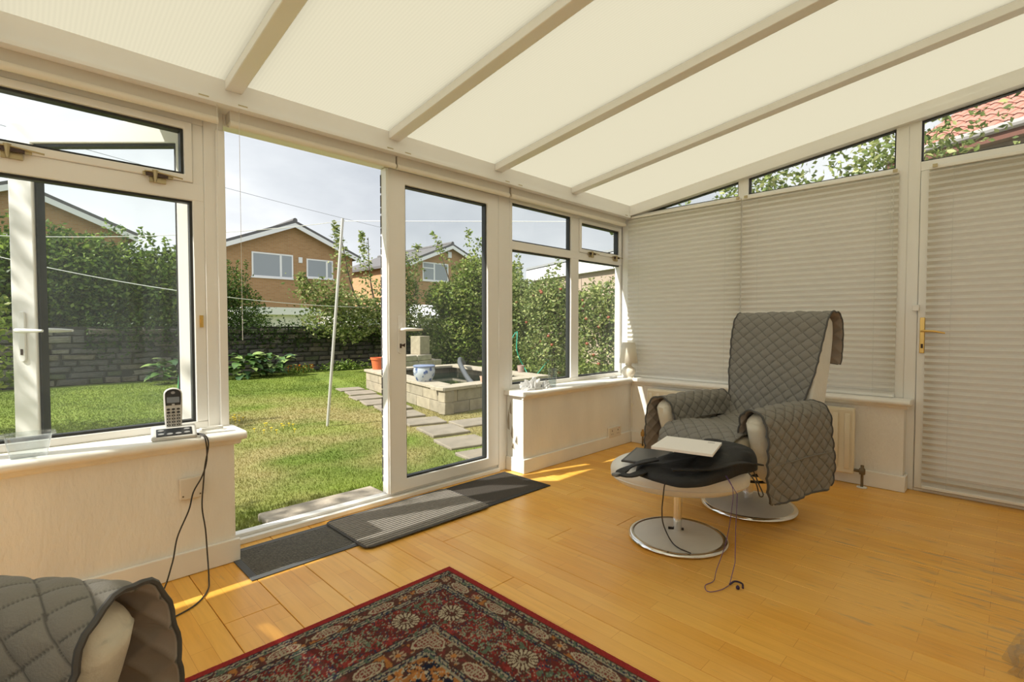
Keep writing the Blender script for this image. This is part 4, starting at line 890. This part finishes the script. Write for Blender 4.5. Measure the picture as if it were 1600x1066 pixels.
# clipped hedge and trees behind the wall
k = 0
for xh, zt, wd in ((-8.6,3.0,1.3),(-6.8,3.1,1.2),(-5.3,3.0,1.1),(-4.0,2.85,1.0),(-2.9,2.95,.95),(-1.9,2.8,.85),(-1.05,2.7,.75)):
    bl = [(xh, 12.0, 1.2, wd, .8, 1.3), (xh-.2, 12.0, zt-.75, wd*.95, .75, .9), (xh+.35, 11.8, zt-1.1, wd*.8, .7, .8)]
    sp_ = [((xh+q*wd*.25, 12.0, zt-.4), (xh+q*wd*.27+RNG.uniform(-.1,.1), 12.0, zt+RNG.uniform(.1,.75)), .07) for q in (-3,-2,-1,0,1,2,3)]
    plant('hedge_shrub', 'tall mixed green shrub of the hedge behind the stone wall', 'shrub', (xh, 12.0, GZ), bl, 16000, .11, HEDGE, sp_, [([(xh,12.0,GZ),(xh+.05,12.0,1.0),(xh,12.0,2.2)], .05)], group='hedge shrubs behind the stone wall', per=45)
plant('conifer_shrub', 'dark rounded conifer shrub overhanging the stone wall beside the brick house', 'shrub', (.05, 11.9, GZ), [(-.05,11.6,1.35,.85,.7,.8),(-.2,11.7,2.0,.65,.6,.6),(.15,11.5,1.0,.7,.6,.5)], 12000, .06, HEDGE[:3]+DARK[1:], [((-.3+.2*q,11.7,2.2),(-.32+.22*q,11.7,2.75),.06) for q in range(4)], [([(.05,11.9,GZ),(0,11.8,1.2)], .06)])
# yellowish bush close to the left window
plant('golden_bush', 'yellow-green bush growing beside the open garden door', 'bush', (-5.0, 5.2, GZ), [(-5.0,5.2,.9,1.0,.9,1.2),(-4.95,5.0,1.9,.75,.7,.65)], 9000, .075, BRIGHT, [((-5+.25*q,5.1,2.1),(-5+.28*q,5.1,2.65),.06) for q in (-2,-1,0,1,2)], [([(-5.0,5.2,GZ),(-5.0,5.2,1.2)], .05)])
plant('boundary_tree', 'small leafy tree at the side boundary left of the open door leaf', 'tree', (-6.7, 1.75, GZ), [(-6.7,1.75,3.0,.6,.5,.75),(-6.65,1.7,3.9,.5,.45,.6)], 800, .10, HEDGE, (), [([(-6.7,1.75,GZ),(-6.72,1.75,1.4),(-6.7,1.75,3.4)], .05)])
# apple tree by the wall with long upright shoots
at = lambda *p: tuple(p)
AX, AY = 3.55, 10.1
lines = [([(AX,AY,GZ),(AX-.12,AY,.55),(AX-.02,AY,1.15)], .10), ([(AX-.02,AY,1.1),(AX-.9,AY-.1,1.5),(AX-1.9,AY-.2,1.75),(AX-2.5,AY-.3,2.3)], .045), ([(AX,AY,1.15),(AX+.6,AY-.2,1.7),(AX+.9,AY-.2,2.4)], .04),
  ([(AX-.9,AY-.1,1.5),(AX-1.2,AY-.1,2.3),(AX-1.45,AY-.1,3.5)], .03), ([(AX-.3,AY,1.25),(AX-.55,AY,2.4),(AX-.6,AY,3.5)], .03), ([(AX,AY,1.2),(AX+.25,AY,2.3),(AX+.35,AY,3.4)], .03), ([(AX-.02,AY,1.1),(AX-1.0,AY-.4,1.05),(AX-1.9,AY-.5,1.2)], .03)]
sp_ = [((AX-1.35,AY-.1,2.2),(AX-1.60,AY-.1,3.75),.10), ((AX-.62,AY,2.1),(AX-.80,AY,3.6),.10), ((AX+.15,AY,1.9),(AX+.2,AY,3.25),.12), ((AX+.45,AY-.1,1.9),(AX+.55,AY-.1,3.2),.13), ((AX+.75,AY-.1,1.9),(AX+.95,AY-.1,3.45),.12), ((AX-2.4,AY-.3,1.6),(AX-2.6,AY-.3,2.3),.14), ((AX+.3,AY-.1,1.9),(AX+.1,AY-.1,3.0),.1)]
bl = [(AX-.3,AY-.1,1.35,.75,.5,.38),(AX+.45,AY-.1,1.25,.65,.5,.45),(AX-1.2,AY-.2,1.55,.65,.4,.35),(AX-1.9,AY-.4,1.25,.55,.35,.35),(AX+.35,AY,2.0,.55,.4,.5),(AX-2.0,AY-.3,1.9,.45,.3,.3),(AX-1.3,AY-.3,1.0,.5,.35,.3)]
plant('apple_tree', 'old apple tree with upright leafy shoots beside the stone wall', 'tree', (AX,AY,GZ), [(b[0],b[1],b[2],b[3]*1.25,b[4]*1.3,b[5]*1.3) for b in bl], 6800, .10, APPLE, [(p,q,w_*1.5) for p, q, w_ in sp_], lines, per=300)
# big glossy bush behind the pond
bl = [(5.6,9.6,.75,1.0,.9,.95),(5.9,9.4,1.75,.95,.85,.8),(6.1,9.2,2.55,.75,.7,.6),(5.1,9.6,1.9,.55,.5,.45),(6.6,8.9,1.2,1.0,.8,1.2),(6.7,8.8,2.4,.75,.7,.8)]
sp_ = [((6.0,9.2,2.8),(5.75,9.2,4.0),.14),((6.5,8.9,2.9),(6.45,8.9,4.7),.12),((6.2,9.1,2.8),(6.1,9.1,3.7),.16),((5.3,9.5,2.8),(4.7,9.5,3.75),.12),((6.8,8.8,2.9),(6.9,8.8,4.2),.16),((5.5,9.5,2.2),(4.7,9.6,2.3),.12)]
plant('glossy_bush', 'big glossy yellow-green bush behind the raised pond', 'bush', (5.9,9.4,GZ), bl, 26000, .11, BRIGHT+APPLE[1:], sp_, [([(5.9,9.4,GZ),(5.9,9.4,1.5)], .07), ([(6.4,8.95,2.4),(6.45,8.9,4.6)], .02), ([(5.3,9.5,2.4),(4.75,9.5,3.7)], .02)], per=110)
# row of apple bushes seen through the lamp window
APM = mat('red_apple', (.30,.085,.045), .35, var=.35, vscale=9)
for k, (bx_, by_, zt, lab) in enumerate(((5.1,6.5,2.45,'apple bush with reddish fruit nearest the raised pond'),(5.0,5.2,2.3,'apple bush with reddish fruit in the middle of the row'),(5.1,3.9,1.95,'apple bush with reddish fruit before the pebble-dashed garage'),(5.0,2.6,1.95,'apple bush with reddish fruit at the house end of the row'))):
    bl = [(bx_,by_,.5,.75,.7,.65),(bx_+.05,by_,1.35,.72,.72,.7),(bx_-.05,by_+.2,zt-.6,.55,.6,.5),(bx_+.1,by_-.3,zt-.8,.5,.5,.6)]
    sp_ = [((bx_+.2*q, by_+.25*q, zt-.6),(bx_+.24*q, by_+.3*q, zt+RNG.uniform(.0,.45)),.09) for q in (-2,-1,0,1,2)]
    t = plant('apple_bush', lab, 'bush', (bx_,by_,GZ), bl, (11000, 9000, 6500, 6500)[k], .085, APPLE, sp_, [([(bx_,by_,GZ),(bx_+.05,by_,.8),(bx_-.05,by_,1.8)], .045), ([(bx_,by_,.4),(bx_-.2,by_-.3,1.2),(bx_-.25,by_-.4,2.1)], .02), ([(bx_,by_,.4),(bx_-.15,by_+.35,1.2),(bx_-.2,by_+.4,2.2)], .02)], group='row of apple bushes', per=60)
    am = MB().lathe([(0,-.03),(.018,-.032),(.034,-.012),(.036,.010),(.024,.030),(.008,.028),(0,.022)], seg=10); me = bpy.data.meshes.new('apple'); me.from_pydata(am.v, [], am.f); me.materials.append(APM); me.shade_smooth()
    ap_ = blob_pts(bl, 26)
    for p in ap_: part('apple', me, t, tuple(p - np.array((bx_+.12,by_+.05,GZ))))
# leafy shoots beyond the gable panes
for k, (bx_, by_, lab) in enumerate(((2.6,1.2,'leafy pear tree outside the gable window beside the lamp corner'),(2.6,-.35,'leafy pear tree with upright shoots outside the gable window'),(2.5,-1.75,'leafy pear tree outside between gable window and side door'))):
    bl = [(bx_,by_,2.1,.55,.6,.5),(bx_,by_+.1,2.75,.4,.55,.35)] if k else [(bx_,by_,1.9,.5,.6,.4)]
    sp_ = [((bx_, by_+.2*q, 2.5),(bx_+RNG.uniform(-.1,.1), by_+.24*q, (3.35 if k else 2.85)+RNG.uniform(-.25,.35)),.09) for q in (-3,-2,-1,0,1,2,3)]
    plant('pear_tree', lab, 'tree', (bx_,by_,GZ-.07), bl, 2200, .075, APPLE, sp_, [([(bx_,by_,GZ-.07),(bx_,by_,1.2),(bx_,by_,2.6)], .05)], group='pear trees outside the gable', per=60)

# hostas: big leaves one by one
def hosta_mesh():
    mb = MB(); n = 7; V = []; 
    for i in range(n):
        t = i/(n-1); w_ = .5*math.sin(math.pi*min(1, t*.93+.07))**.7*(1-.25*t) if 0 < i < n-1 else .01; z_ = .22*math.sin(t*2.2) - .12*t*t
        V += [(t, -w_*.62, z_+.10*w_), (t, 0, z_), (t, w_*.62, z_+.10*w_)]
    F = []
    for i in range(n-1):
        for j in (0, 1): F.append((3*i+j, 3*i+3+j, 3*i+4+j, 3*i+1+j))
    return MB().add(V, F)
hm = hosta_mesh(); HM = []
for nm, c in (('hosta_green', (.075,.15,.035)), ('hosta_pale', (.24,.33,.10)), ('hosta_dark', (.04,.09,.03))):
    me = bpy.data.meshes.new('leaf'); me.from_pydata(hm.v, [], hm.f); me.materials.append(mat(nm, c, .4, var=.2, vscale=5)); me.shade_smooth(); HM.append(me)
for k, (hx, hy, sz, lab) in enumerate(((-.25,9.9,.42,'broad-leaved hosta clump with pale leaves at the wall foot'),(.30,9.95,.40,'broad-leaved hosta clump between pale hosta and orange flowers'),(-1.6,9.9,.38,'broad-leaved hosta clump in the shade of the hedge'))):
    t = thing('hosta', lab, 'plant', (hx, hy, GZ)); rg = random.Random(k+3)
    for i in range(64):
        a = rg.uniform(0, 2*math.pi); el = rg.uniform(-.1, 1.0); rr = rg.uniform(.05,.30)
        part('leaf', HM[rg.choice((0,0,1,1,2) if k == 0 else (0,0,1,2))], t, (rr*math.cos(a)*1.2, rr*math.sin(a)*.7, rg.uniform(.08,.52)*(1.1-rr)), (rg.uniform(-.3,.3), -el*.6+.35, a), (sz*rg.uniform(.5,.92),)*3)
V, F, C = leaves_np(np.stack([RNG.normal(2.3,.35,700), RNG.normal(10.25,.07,700), np.abs(RNG.normal(.06,.09,700))+GZ], 1)-np.array((2.3,10.25,GZ)), .07, HEDGE[1:], .4)
t = thing('low_weeds', 'low weeds along the foot of the stone wall', 'plant', (2.3,10.25,GZ)); o = mesh_np('foliage', V, F, LEAFM, t, C); o['kind'] = 'stuff'
for k, (fx, fy, lab, fc) in enumerate(((1.15,10.3,'clump of small orange flowers at the wall foot','orange'),)):
    t = thing('flower_clump', lab, 'flowers', (fx, fy, GZ)); rg = random.Random(2)
    V, F, C = leaves_np(np.stack([RNG.normal(0,.16,260), RNG.normal(0,.08,260), np.abs(RNG.normal(.05,.06,260))], 1), .07, HEDGE[1:], .6); o = mesh_np('foliage', V, F, LEAFM, t, C); o['kind'] = 'stuff'
    for i in range(22): MB().lathe([(.004,-.12),(.004,0),(.022,.008),(.030,.016),(0,.012)], seg=8).build('flower', mat('orange_petal', (.75,.30,.03), .5), t, loc=(rg.uniform(-.34,.34), rg.uniform(-.1,.1), rg.uniform(.12,.20)))
t = thing('dandelions', 'yellow dandelions in the straw-coloured part of the lawn', 'flowers', (-2.0,3.4,GZ)); rg = random.Random(9)
for i in range(34):
    c_ = rg.choice(((-.3,1.2),(-.1,1.0),(.05,-.1),(.1,0.1))); MB().lathe([(.002,0),(.002,.035),(.013,.040),(.015,.046),(0,.048)], seg=7).build('flower', mat('yellow_petal', (.80,.60,.03), .5), t, loc=(c_[0]+rg.gauss(0,.16), c_[1]+rg.gauss(0,.14), 0))

# raised pond of concrete blocks with stone coping
PA, PB, PC, PD = (Vector(p) for p in ((.02,2.85),(2.30,3.0),(2.78,6.05),(.72,6.22)))
pond = thing('raised_pond', 'raised garden pond of pale concrete blocks with stone coping', 'pond', (0,0,GZ))
BLK = [mat('block_%s' % k, c, .9, var=.16, vscale=9, bump=.4, bscale=40) for k, c in (('grey', (.31,.27,.195)), ('buff', (.36,.31,.22)))]
COP = mat('coping_stone', (.40,.35,.265), .85, var=.12, vscale=8, bump=.3, bscale=30)
def wallrun(a, b, h0, rows, L, out_):
    d = (b-a); n = max(1, round(d.length/L)); u = d.normalized(); nrm = Vector((u.y, -u.x)); hh = (h0)/rows
    for r_ in range(rows):
        off = .5 if r_ % 2 else 0
        cuts = [0] + [i+off for i in range(1 if not off else 0, n) if 0 < i+off < n] + [n]
        for i in range(len(cuts)-1):
            s0, s1 = cuts[i]/n*d.length+.004, cuts[i+1]/n*d.length-.004
            p = a + u*s0; q = a + u*s1; th_ = .14
            MB().prism([tuple(p+nrm*.0), tuple(q+nrm*.0), tuple(q-nrm*th_), tuple(p-nrm*th_)], lambda A, B, z_: (A, B, z_), r_*hh+.003, (r_+1)*hh-.003).build('block', BLK[(i+r_) % 2], pond, bevel=.006)
        m0, m1 = a + u*.01, a + u*(d.length-.01)
        if r_ == 0: MB().prism([tuple(m0-nrm*.012), tuple(m1-nrm*.012), tuple(m1-nrm*.12), tuple(m0-nrm*.12)], lambda A, B, z_: (A, B, z_), 0, h0).build('mortar', mat('mortar', (.30,.27,.22), .95), pond)
    nc = max(2, round(d.length/.62))
    for i in range(nc):
        p = a + u*(d.length*i/nc+.003-(.03 if i == 0 else 0)); q = a + u*(d.length*(i+1)/nc-.003+(.0 if i == nc-1 else 0))
        e0 = .30 if i == nc-1 else 0
        q2 = q if i < nc-1 else a + u*(d.length-.30)
        if (q2-p).length > .1: MB().prism([tuple(p+nrm*.03), tuple(q2+nrm*.03), tuple(q2-nrm*.27), tuple(p-nrm*.27)], lambda A, B, z_: (A, B, z_), h0, h0+.045).build('coping_slab', COP, pond, bevel=.006)
ctr = (PA+PB+PC+PD)/4
for a, b in ((PA,PB),(PB,PC),(PC,PD),(PD,PA)): wallrun(a, b, .325, 2, .46, ctr)
ins = lambda p, k: ctr + (p-ctr)*k
MB().prism([tuple(ins(p, .93)) for p in (PA,PB,PC,PD)], lambda A, B, z_: (A, B, z_), .0, .02).build('pond_bed', mat('pond_bed', (.02,.03,.018), .9), pond)
wm = mat('pond_water', (.012,.022,.014), .06); MB().prism([tuple(ins(p, .93)) for p in (PA,PB,PC,PD)], lambda A, B, z_: (A, B, z_), .02, .215).build('water', wm, pond)
CT = GZ+.37
# pots on the pond
def pot(name, label, loc, prof, m, seg=36): 
    t = thing(name, label, 'pot', loc); MB().lathe(prof, seg=seg).build('body', m, t, smooth=True); return t
def blue_mat():
    m = bpy.data.materials.new('blue_white_glaze'); m.use_nodes = True; t = m.node_tree; b = t.nodes['Principled BSDF']; b.inputs['Roughness'].default_value = .15
    c = _n(t, 'ShaderNodeTexCoord'); v = _n(t, 'ShaderNodeTexVoronoi'); v.inputs['Scale'].default_value = 13; t.links.new(c.outputs['Object'], v.inputs['Vector'])
    n = _n(t, 'ShaderNodeTexNoise'); n.inputs['Scale'].default_value = 34; t.links.new(c.outputs['Object'], n.inputs['Vector'])
    a = _n(t, 'ShaderNodeMath', operation='MULTIPLY_ADD'); a.inputs[1].default_value = .5; t.links.new(n.outputs[0], a.inputs[0]); t.links.new(v.outputs['Distance'], a.inputs[2])
    r = _n(t, 'ShaderNodeValToRGB'); r.color_ramp.interpolation = 'LINEAR'; r.color_ramp.elements[0].position = .50; r.color_ramp.elements[0].color = (.07,.11,.25,1); r.color_ramp.elements[1].position = .64; r.color_ramp.elements[1].color = (.44,.48,.53,1)
    t.links.new(a.outputs[0], r.inputs[0]); t.links.new(r.outputs[0], b.inputs['Base Color']); MATS['bw'] = m; return m
bp = pot('blue_white_pot', 'blue and white glazed plant pot standing on the pond coping', (.30,3.72,CT), [(.0,0),(.105,0),(.125,.03),(.155,.10),(.162,.16),(.150,.205),(.146,.215),(.155,.222),(.160,.235),(.146,.242),(.134,.232),(.13,.20),(0,.19)], blue_mat())
MB().lathe([(.150,.212),(.163,.220),(.165,.236),(.150,.244)], seg=36).build('rim', mat('blue_rim', (.22,.27,.42), .2), bp, smooth=True)
TERR = mat('terracotta', (.62,.15,.05), .6, var=.08)
tp = pot('terracotta_pot', 'orange terracotta-coloured plastic pot on the far pond corner', (.88,6.05,CT), [(0,0),(.10,0),(.128,.19),(.0,.18)], TERR)
MB().lathe([(.125,.185),(.140,.185),(.144,.225),(.128,.225),(.124,.19)], seg=36).build('rim', TERR, tp, smooth=True)
pot('small_clay_pot', 'small pale clay pot on the near pond coping beside the water pipe', (.86,3.02,CT), [(0,0),(.042,0),(.055,.085),(.050,.088),(.045,.05),(0,.045)], mat('pale_clay', (.52,.34,.24), .8, var=.1))
pot('tin_flower_pot', 'small patterned flower pot on the right-hand pond coping', (2.38,3.72,CT), [(0,0),(.05,0),(.066,.12),(.060,.122),(.052,.06),(0,.05)], mat('dusky_clay', (.40,.28,.24), .7, var=.3, vscale=30))
hp = spline([(2.45,5.4,.32),(2.2,5.2,.42),(1.95,4.9,.36),(1.65,4.35,.18),(1.45,3.95,.09)], 30)[0]
tag(MB().tube([tuple(p) for p in hp], .045, 12).build('water_pipe', mat('grey_pipe', (.085,.09,.095), .5), smooth=True), 'curved grey flexible pipe dipping into the pond', 'pipe')
# stone pedestal on rough steps behind the pond
STN = mat('pedestal_stone', (.42,.37,.29), .9, var=.2, vscale=6, bump=.5, bscale=18)
ped = thing('stone_pedestal', 'square stone block standing on rough stone courses behind the pond', 'pedestal', (3.4,8.35,GZ), .2)
for zz, rw in ((0,((-.75,-.35),(-.33,.1),(.12,.6))), (.16,((-.72,-.25),(-.23,.28),(.3,.62))), (.31,((-.7,-.3),(-.28,.24)))):
    for a, b in rw: MB().box(a, b, -.22, .22, zz+.003, zz+.15).build('stone', STN, ped, bevel=.02)
MB().box(-.12,.24,-.15,.19,.46,.93).build('block', mat('block_buff'), ped, bevel=.012)
# clothes poles and lines
STEEL = mat('galvanised', (.55,.54,.50), .45, .3)
tag(MB().tube([(-1.413,3.273,GZ-.05),(-1.32,3.235,1.1),(-1.228,3.197,2.36)], .017, 10).build('clothes_pole', STEEL, smooth=True), 'leaning grey metal clothes pole in the middle of the lawn', 'pole')
cp = tag(MB().tube([(-2.05,7.62,GZ-.05),(-1.97,7.6,.9)], .018, 10).build('clothes_prop', mat('green_pole', (.10,.42,.16), .5), smooth=True), 'thin clothes prop with a green lower half near the hosta', 'pole'); MB().tube([(-1.97,7.6,.9),(-1.90,7.58,1.66)], .016, 10).build('upper_tube', STEEL, cp, smooth=True)
LINE = mat('white_line', (.85,.85,.82), .6)
p3 = (2.05, -.045+.0, 0)
def sag(a, b, s, n=14): a = Vector(a); b = Vector(b); return [tuple(a.lerp(b, i/(n-1)) - Vector((0,0,4*s*(i/(n-1))*(1-i/(n-1))))) for i in range(n)]
tag(MB().tube([(0.769,1.253,GZ-.05),(0.769,1.253,2.36)], .02, 10).build('clothes_post', STEEL, smooth=True), 'upright grey clothes post standing outside the lamp window', 'pole')
tag(MB().tube(sag((-1.228,3.197,2.33),(0.769,1.253,2.33),.0), .004, 5).build('clothes_line', LINE, smooth=True), 'white clothes line from the leaning pole to the upright post', 'line')
tag(MB().tube(sag((-1.228,3.197,2.33),(-4.9,5.2,2.0),.12), .004, 5).build('clothes_line', LINE, smooth=True), 'white clothes line from the leaning pole to the golden bush', 'line')
tag(MB().tube(sag((-4.6,8.6,2.25),(-1.90,7.58,1.66),.05)+sag((-1.90,7.58,1.66),(3.3,10.0,1.6),.08)[1:], .006, 5).build('clothes_line', LINE, smooth=True), 'low white clothes line over the clothes prop to the apple tree', 'line')
tag(MB().tube(sag((-14,22,9.3),(14,26,7.2),.3), .012, 5).build('phone_wire', mat('grey_wire', (.35,.36,.38), .6), smooth=True), 'thin overhead wire crossing the sky above the brick house', 'wire')
# stepping slabs and doorstep
path = thing('garden_path', 'line of worn grey stepping slabs along the pond', 'path', (0,0,GZ), kind='structure')
SLAB = mat('worn_slab', (.25,.215,.165), .9, var=.15, vscale=7, bump=.3, bscale=35); rg = random.Random(4)
for i in range(10):
    y_ = 6.25 - i*.60; x_ = .45 - 1.40*(6.3-y_)/5.4; w_, l_ = rg.uniform(.20,.28), rg.uniform(.20,.26); a = math.radians(13+rg.uniform(-5,5))
    MB().box(-w_, w_, -l_, l_, 0, .04).build('paving_slab', SLAB, path, bevel=.01, loc=(x_+rg.uniform(-.04,.04), y_, -.012+rg.uniform(-.004,.004)), rz=-a)
for x_, y_ in ((-.05,2.15),(.35,1.75)): MB().box(-.27,.27,-.2,.2,0,.04).build('paving_slab', SLAB, path, bevel=.01, loc=(x_, y_, -.012), rz=-.2)
tag(MB().box(-3.02,-2.25,.27,.76,-.16,-.075).build('door_step', mat('step_concrete', (.38,.33,.26), .95, var=.16, vscale=12, bump=.4, bscale=70), bevel=.012), 'pale concrete doorstep outside the garden doors', 'step', kind='structure')
gh = tag(MB().tube([tuple(p) for p in spline([(4.2,5.9,GZ),(4.15,5.85,.5),(4.3,5.7,.95),(4.2,5.6,.5),(4.35,5.5,.1),(4.3,5.2,GZ+.02),(4.5,4.9,.3)], 40)[0]], .012, 8).build('garden_hose', mat('green_hose', (.02,.32,.22), .4), smooth=True), 'green garden hose hanging among the apple bushes', 'hose')

# ------------------------------------------------------------------ houses
BRICK = brick_mat('buff_brick', (.36,.20,.085), (.43,.25,.115), (.36,.27,.17)); BRICK_SUNLIT = brick_mat('buff_brick_sunlit', (.46,.26,.12), (.54,.32,.16), (.42,.32,.2), axes='YZ')  # side walls get a paler brick, sunlight painted into the colour
ROOF = mat('dark_tiles', (.13,.125,.125), .8, var=.15, vscale=3, bump=.8, bscale=8, stretch=(1,4,4)); FASC = mat('white_fascia', (.80,.80,.80), .5)
HG = glass_mat('far_window_glass', (.30,.34,.38), 3.0)
HGM = mat('pane_sky_reflection', (.30,.33,.36), .08)  # reflected sky painted in as a flat pale grey-blue
def house(ax, label, wins, vent=None, deep=9.0, half=3.3, eave=4.9, apex=6.45, yf=24.0):
    t = thing('brick_house', label, 'house', (ax, yf, GZ)); g = GZ; e_, p = eave-g, apex-g-.18
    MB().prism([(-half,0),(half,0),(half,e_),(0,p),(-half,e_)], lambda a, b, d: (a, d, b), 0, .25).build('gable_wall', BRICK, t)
    for s_ in (-1, 1): MB().box(s_*half, s_*(half-.2), .25, deep, 0, e_).build('side_wall', BRICK_SUNLIT, t)
    sl_ = (p-e_)/half
    for s_ in (-1, 1):
        w_ = half+.35; MB().prism([(0, p+.03),(s_*w_, e_-.35*sl_+.03),(s_*w_, e_-.35*sl_+.20),(0, p+.20)], lambda a, b, d: (a, d, b), -.35, deep).build('roof_slope', ROOF, t)
        MB().prism([(0, p+.0-.16),(s_*w_, e_-.35*sl_-.16),(s_*w_, e_-.35*sl_+.06),(0, p+.06)], lambda a, b, d: (a, d, b), -.38, -.34).build('bargeboard', FASC, t)
    MB().tube([(0,-.36,p+.2),(0,deep,p+.2)], .12, 8).build('ridge', ROOF, t)
    for (x0, x1, z0, z1, muls, tr) in wins:
        w_ = MB().ring(rect(x0,x1,z0-g,z1-g), inset(rect(x0,x1,z0-g,z1-g), .07), WY, -.03, .05).build('window', FASC, t)
        for m_ in muls: MB().box(m_-.05, m_+.05, -.03, .04, z0-g+.06, z1-g-.06).build('mullion', FASC, w_)
        for a, b, zz in tr: MB().box(a, b, -.028, .04, zz-g-.03, zz-g+.03).build('transom', FASC, w_)
        ed_ = [x0+.07] + sorted(muls) + [x1-.07]
        for a, b in zip(ed_[:-1], ed_[1:]): MB().box(a, b, -.018, -.004, z0-g+.07, z1-g-.07).build('pane', HGM, w_)
        MB().box(x0-.05, x1+.05, -.08, .02, z0-g-.06, z0-g).build('sill', FASC, w_)
    if vent: MB().box(vent[0], vent[1], -.06, .02, vent[2]-g, vent[3]-g).build('alarm_box', FASC, t, bevel=.02)
    return t
house(6.4, 'buff brick gabled house behind the apple tree with two upper windows', [(-2.0,0.0,3.5,4.72,[-.62],[]), (.70,2.15,3.62,4.62,[1.8],[]), (.75,2.2,.4,1.25,[1.45],[])], (.28,.48,4.35,4.65))
house(16.6, 'buff brick gabled house above the glossy bush with white alarm box', [(-2.15,-.12,3.95,5.12,[-1.25],[(-2.1,-1.25,4.75)])], (-.15,.15,5.55,5.95))
house(-3.8, 'buff brick gabled house behind the tall hedge', [(-2.0,0.0,3.3,4.5,[-.62],[])])
# white-roofed outbuildings over the wall
gar = thing('white_garage', 'low white-fronted garage behind the apple tree', 'garage', (7.6,17.5,GZ))
MB().box(-.9,.9,0,4,0,1.75).build('wall', mat('pale_render', (.70,.68,.64), .8), gar); MB().box(-.85,.85,-.05,0,.1,1.70).build('garage_door', FASC, gar)
for k in range(6): MB().box(-.84,.84,-.065,-.05,.13+k*.26,.36+k*.26).build('door_panel', FASC, gar)
MB().box(-1.0,1.0,-.15,4.1,1.75,1.85).build('roof', ROOF, gar)
sh2 = thing('white_lean_to', 'low lean-to with white roof edge below the brick house', 'outbuilding', (3.9,19.0,GZ))
MB().box(-1.4,1.5,0,2.5,0,1.65).build('wall', mat('pale_render'), sh2); MB().box(-1.5,1.6,-.2,2.6,1.65,1.95).build('roof_edge', FASC, sh2)
sh3 = thing('white_shed', 'low outbuilding with pitched white roof left of the glossy bush', 'outbuilding', (11.2,17.0,GZ))
MB().box(-1.9,1.6,0,3,0,1.55).build('wall', mat('pale_render'), sh3); MB().prism([(-.2,1.55),(3.2,2.25),(3.2,2.33),(-.2,1.63)], lambda a, b, d: (d, a, b), -2.1, 1.8).build('roof', FASC, sh3); 
# pebble-dashed garage with broad white verge, behind the apple bushes
pg = thing('pebbledash_garage', 'pebble-dashed garage with broad white verge behind the apple bushes', 'garage', (9.0,4.0,GZ))
MB().prism([(-4,0),(5.5,0),(5.5,2.75),(3.0,3.05),(-4,2.95)], lambda a, b, d: (d, a, b), 0, .3).build('wall', mat('pebbledash', (.46,.36,.28), .95, var=.3, vscale=60, bump=.8, bscale=90), pg)
MB().box(.3, 5, -4, 5.5, 0, 2.7).build('wall', mat('pebbledash'), pg)
MB().prism([(-4.1,2.95),(2.0,2.93),(5.7,2.75),(5.7,3.15),(2.0,3.45),(-4.1,3.5)], lambda a, b, d: (d, a, b), -.15, .02).build('white_verge', FASC, pg)
MB().prism([(-4.1,3.45),(2.0,3.42),(5.7,3.12),(5.7,3.22),(2.0,3.52),(-4.1,3.55)], lambda a, b, d: (d, a, b), -.15, 5).build('roof', mat('grey_felt', (.32,.33,.34), .8), pg)
# neighbouring house with red pantiles, seen through the pane over the side door
nb = thing('neighbour_house', 'neighbouring house with red tiled roof and brown window frames', 'house', (7.9,-1.6,GZ-.33), math.radians(67))
MB().box(-9, .6, -5.0, 0, 0, 4.6).build('wall', mat('brown_render', (.40,.33,.29), .9, var=.12), nb)
MB().box(-9.2, .8, -.02, .38, 4.55, 4.68).build('soffit', mat('brown_soffit', (.30,.22,.17), .7), nb); MB().tube([(-9.2,.42,4.68),(.8,.42,4.68)], .07, 10).build('gutter', mat('grey_gutter', (.35,.33,.32), .5), nb)
FRB = mat('varnished_frame', (.55,.23,.05), .5)
for x0, x1 in ((-1.75,-.55),(-4.1,-2.3)):
    w_ = MB().ring(rect(x0,x1,3.2,4.35), inset(rect(x0,x1,3.2,4.35), .09), lambda u, z_, d: (u, d, z_), -.05, .05).build('window', FRB, nb)
    MB().box((x0+x1)/2-.06,(x0+x1)/2+.06,-.04,.045,3.28,4.28).build('mullion', FRB, w_); MB().box(x0+.08,x1-.08,.004,.02,3.28,4.27).build('pane', mat('sky_pane', (.32,.42,.50), .05), w_)
mb = MB()
mb.prism([(.40,4.62),(-3.0,6.55),(-3.0,6.45),(.40,4.5)], lambda a, b, d: (d, a, b), -9.2, .8); mb.build('roof_deck', mat('roof_deck', (.16,.07,.05), .9), nb)
tm = MB(); n = 8; V = []
for i in range(n+1):
    u = i/n; zz = .035*math.sin(2*math.pi*u)+.035; V += [(-.15+.31*u, 0, zz), (-.15+.31*u, .36, zz-.0)]
tm.add(V, [(2*i, 2*i+2, 2*i+3, 2*i+1) for i in range(n)]); TME = bpy.data.meshes.new('roof_tile'); TME.from_pydata(tm.v, [], tm.f); TME.materials.append(mat('red_pantile', (.46,.20,.15), .8, var=.2, vscale=4)); TME.shade_smooth()
sl_ = math.atan2(6.55-4.62, 3.4)
for r_ in range(9):
    for c_ in range(26):
        s_ = .45 - r_*.30*math.cos(sl_); z_ = 4.63 + r_*.30*math.sin(sl_)
        part('roof_tile', TME, nb, (.65-c_*.30, s_-.36*math.cos(sl_), z_+.36*math.sin(sl_)-.02), (-sl_+.05, 0, 0))
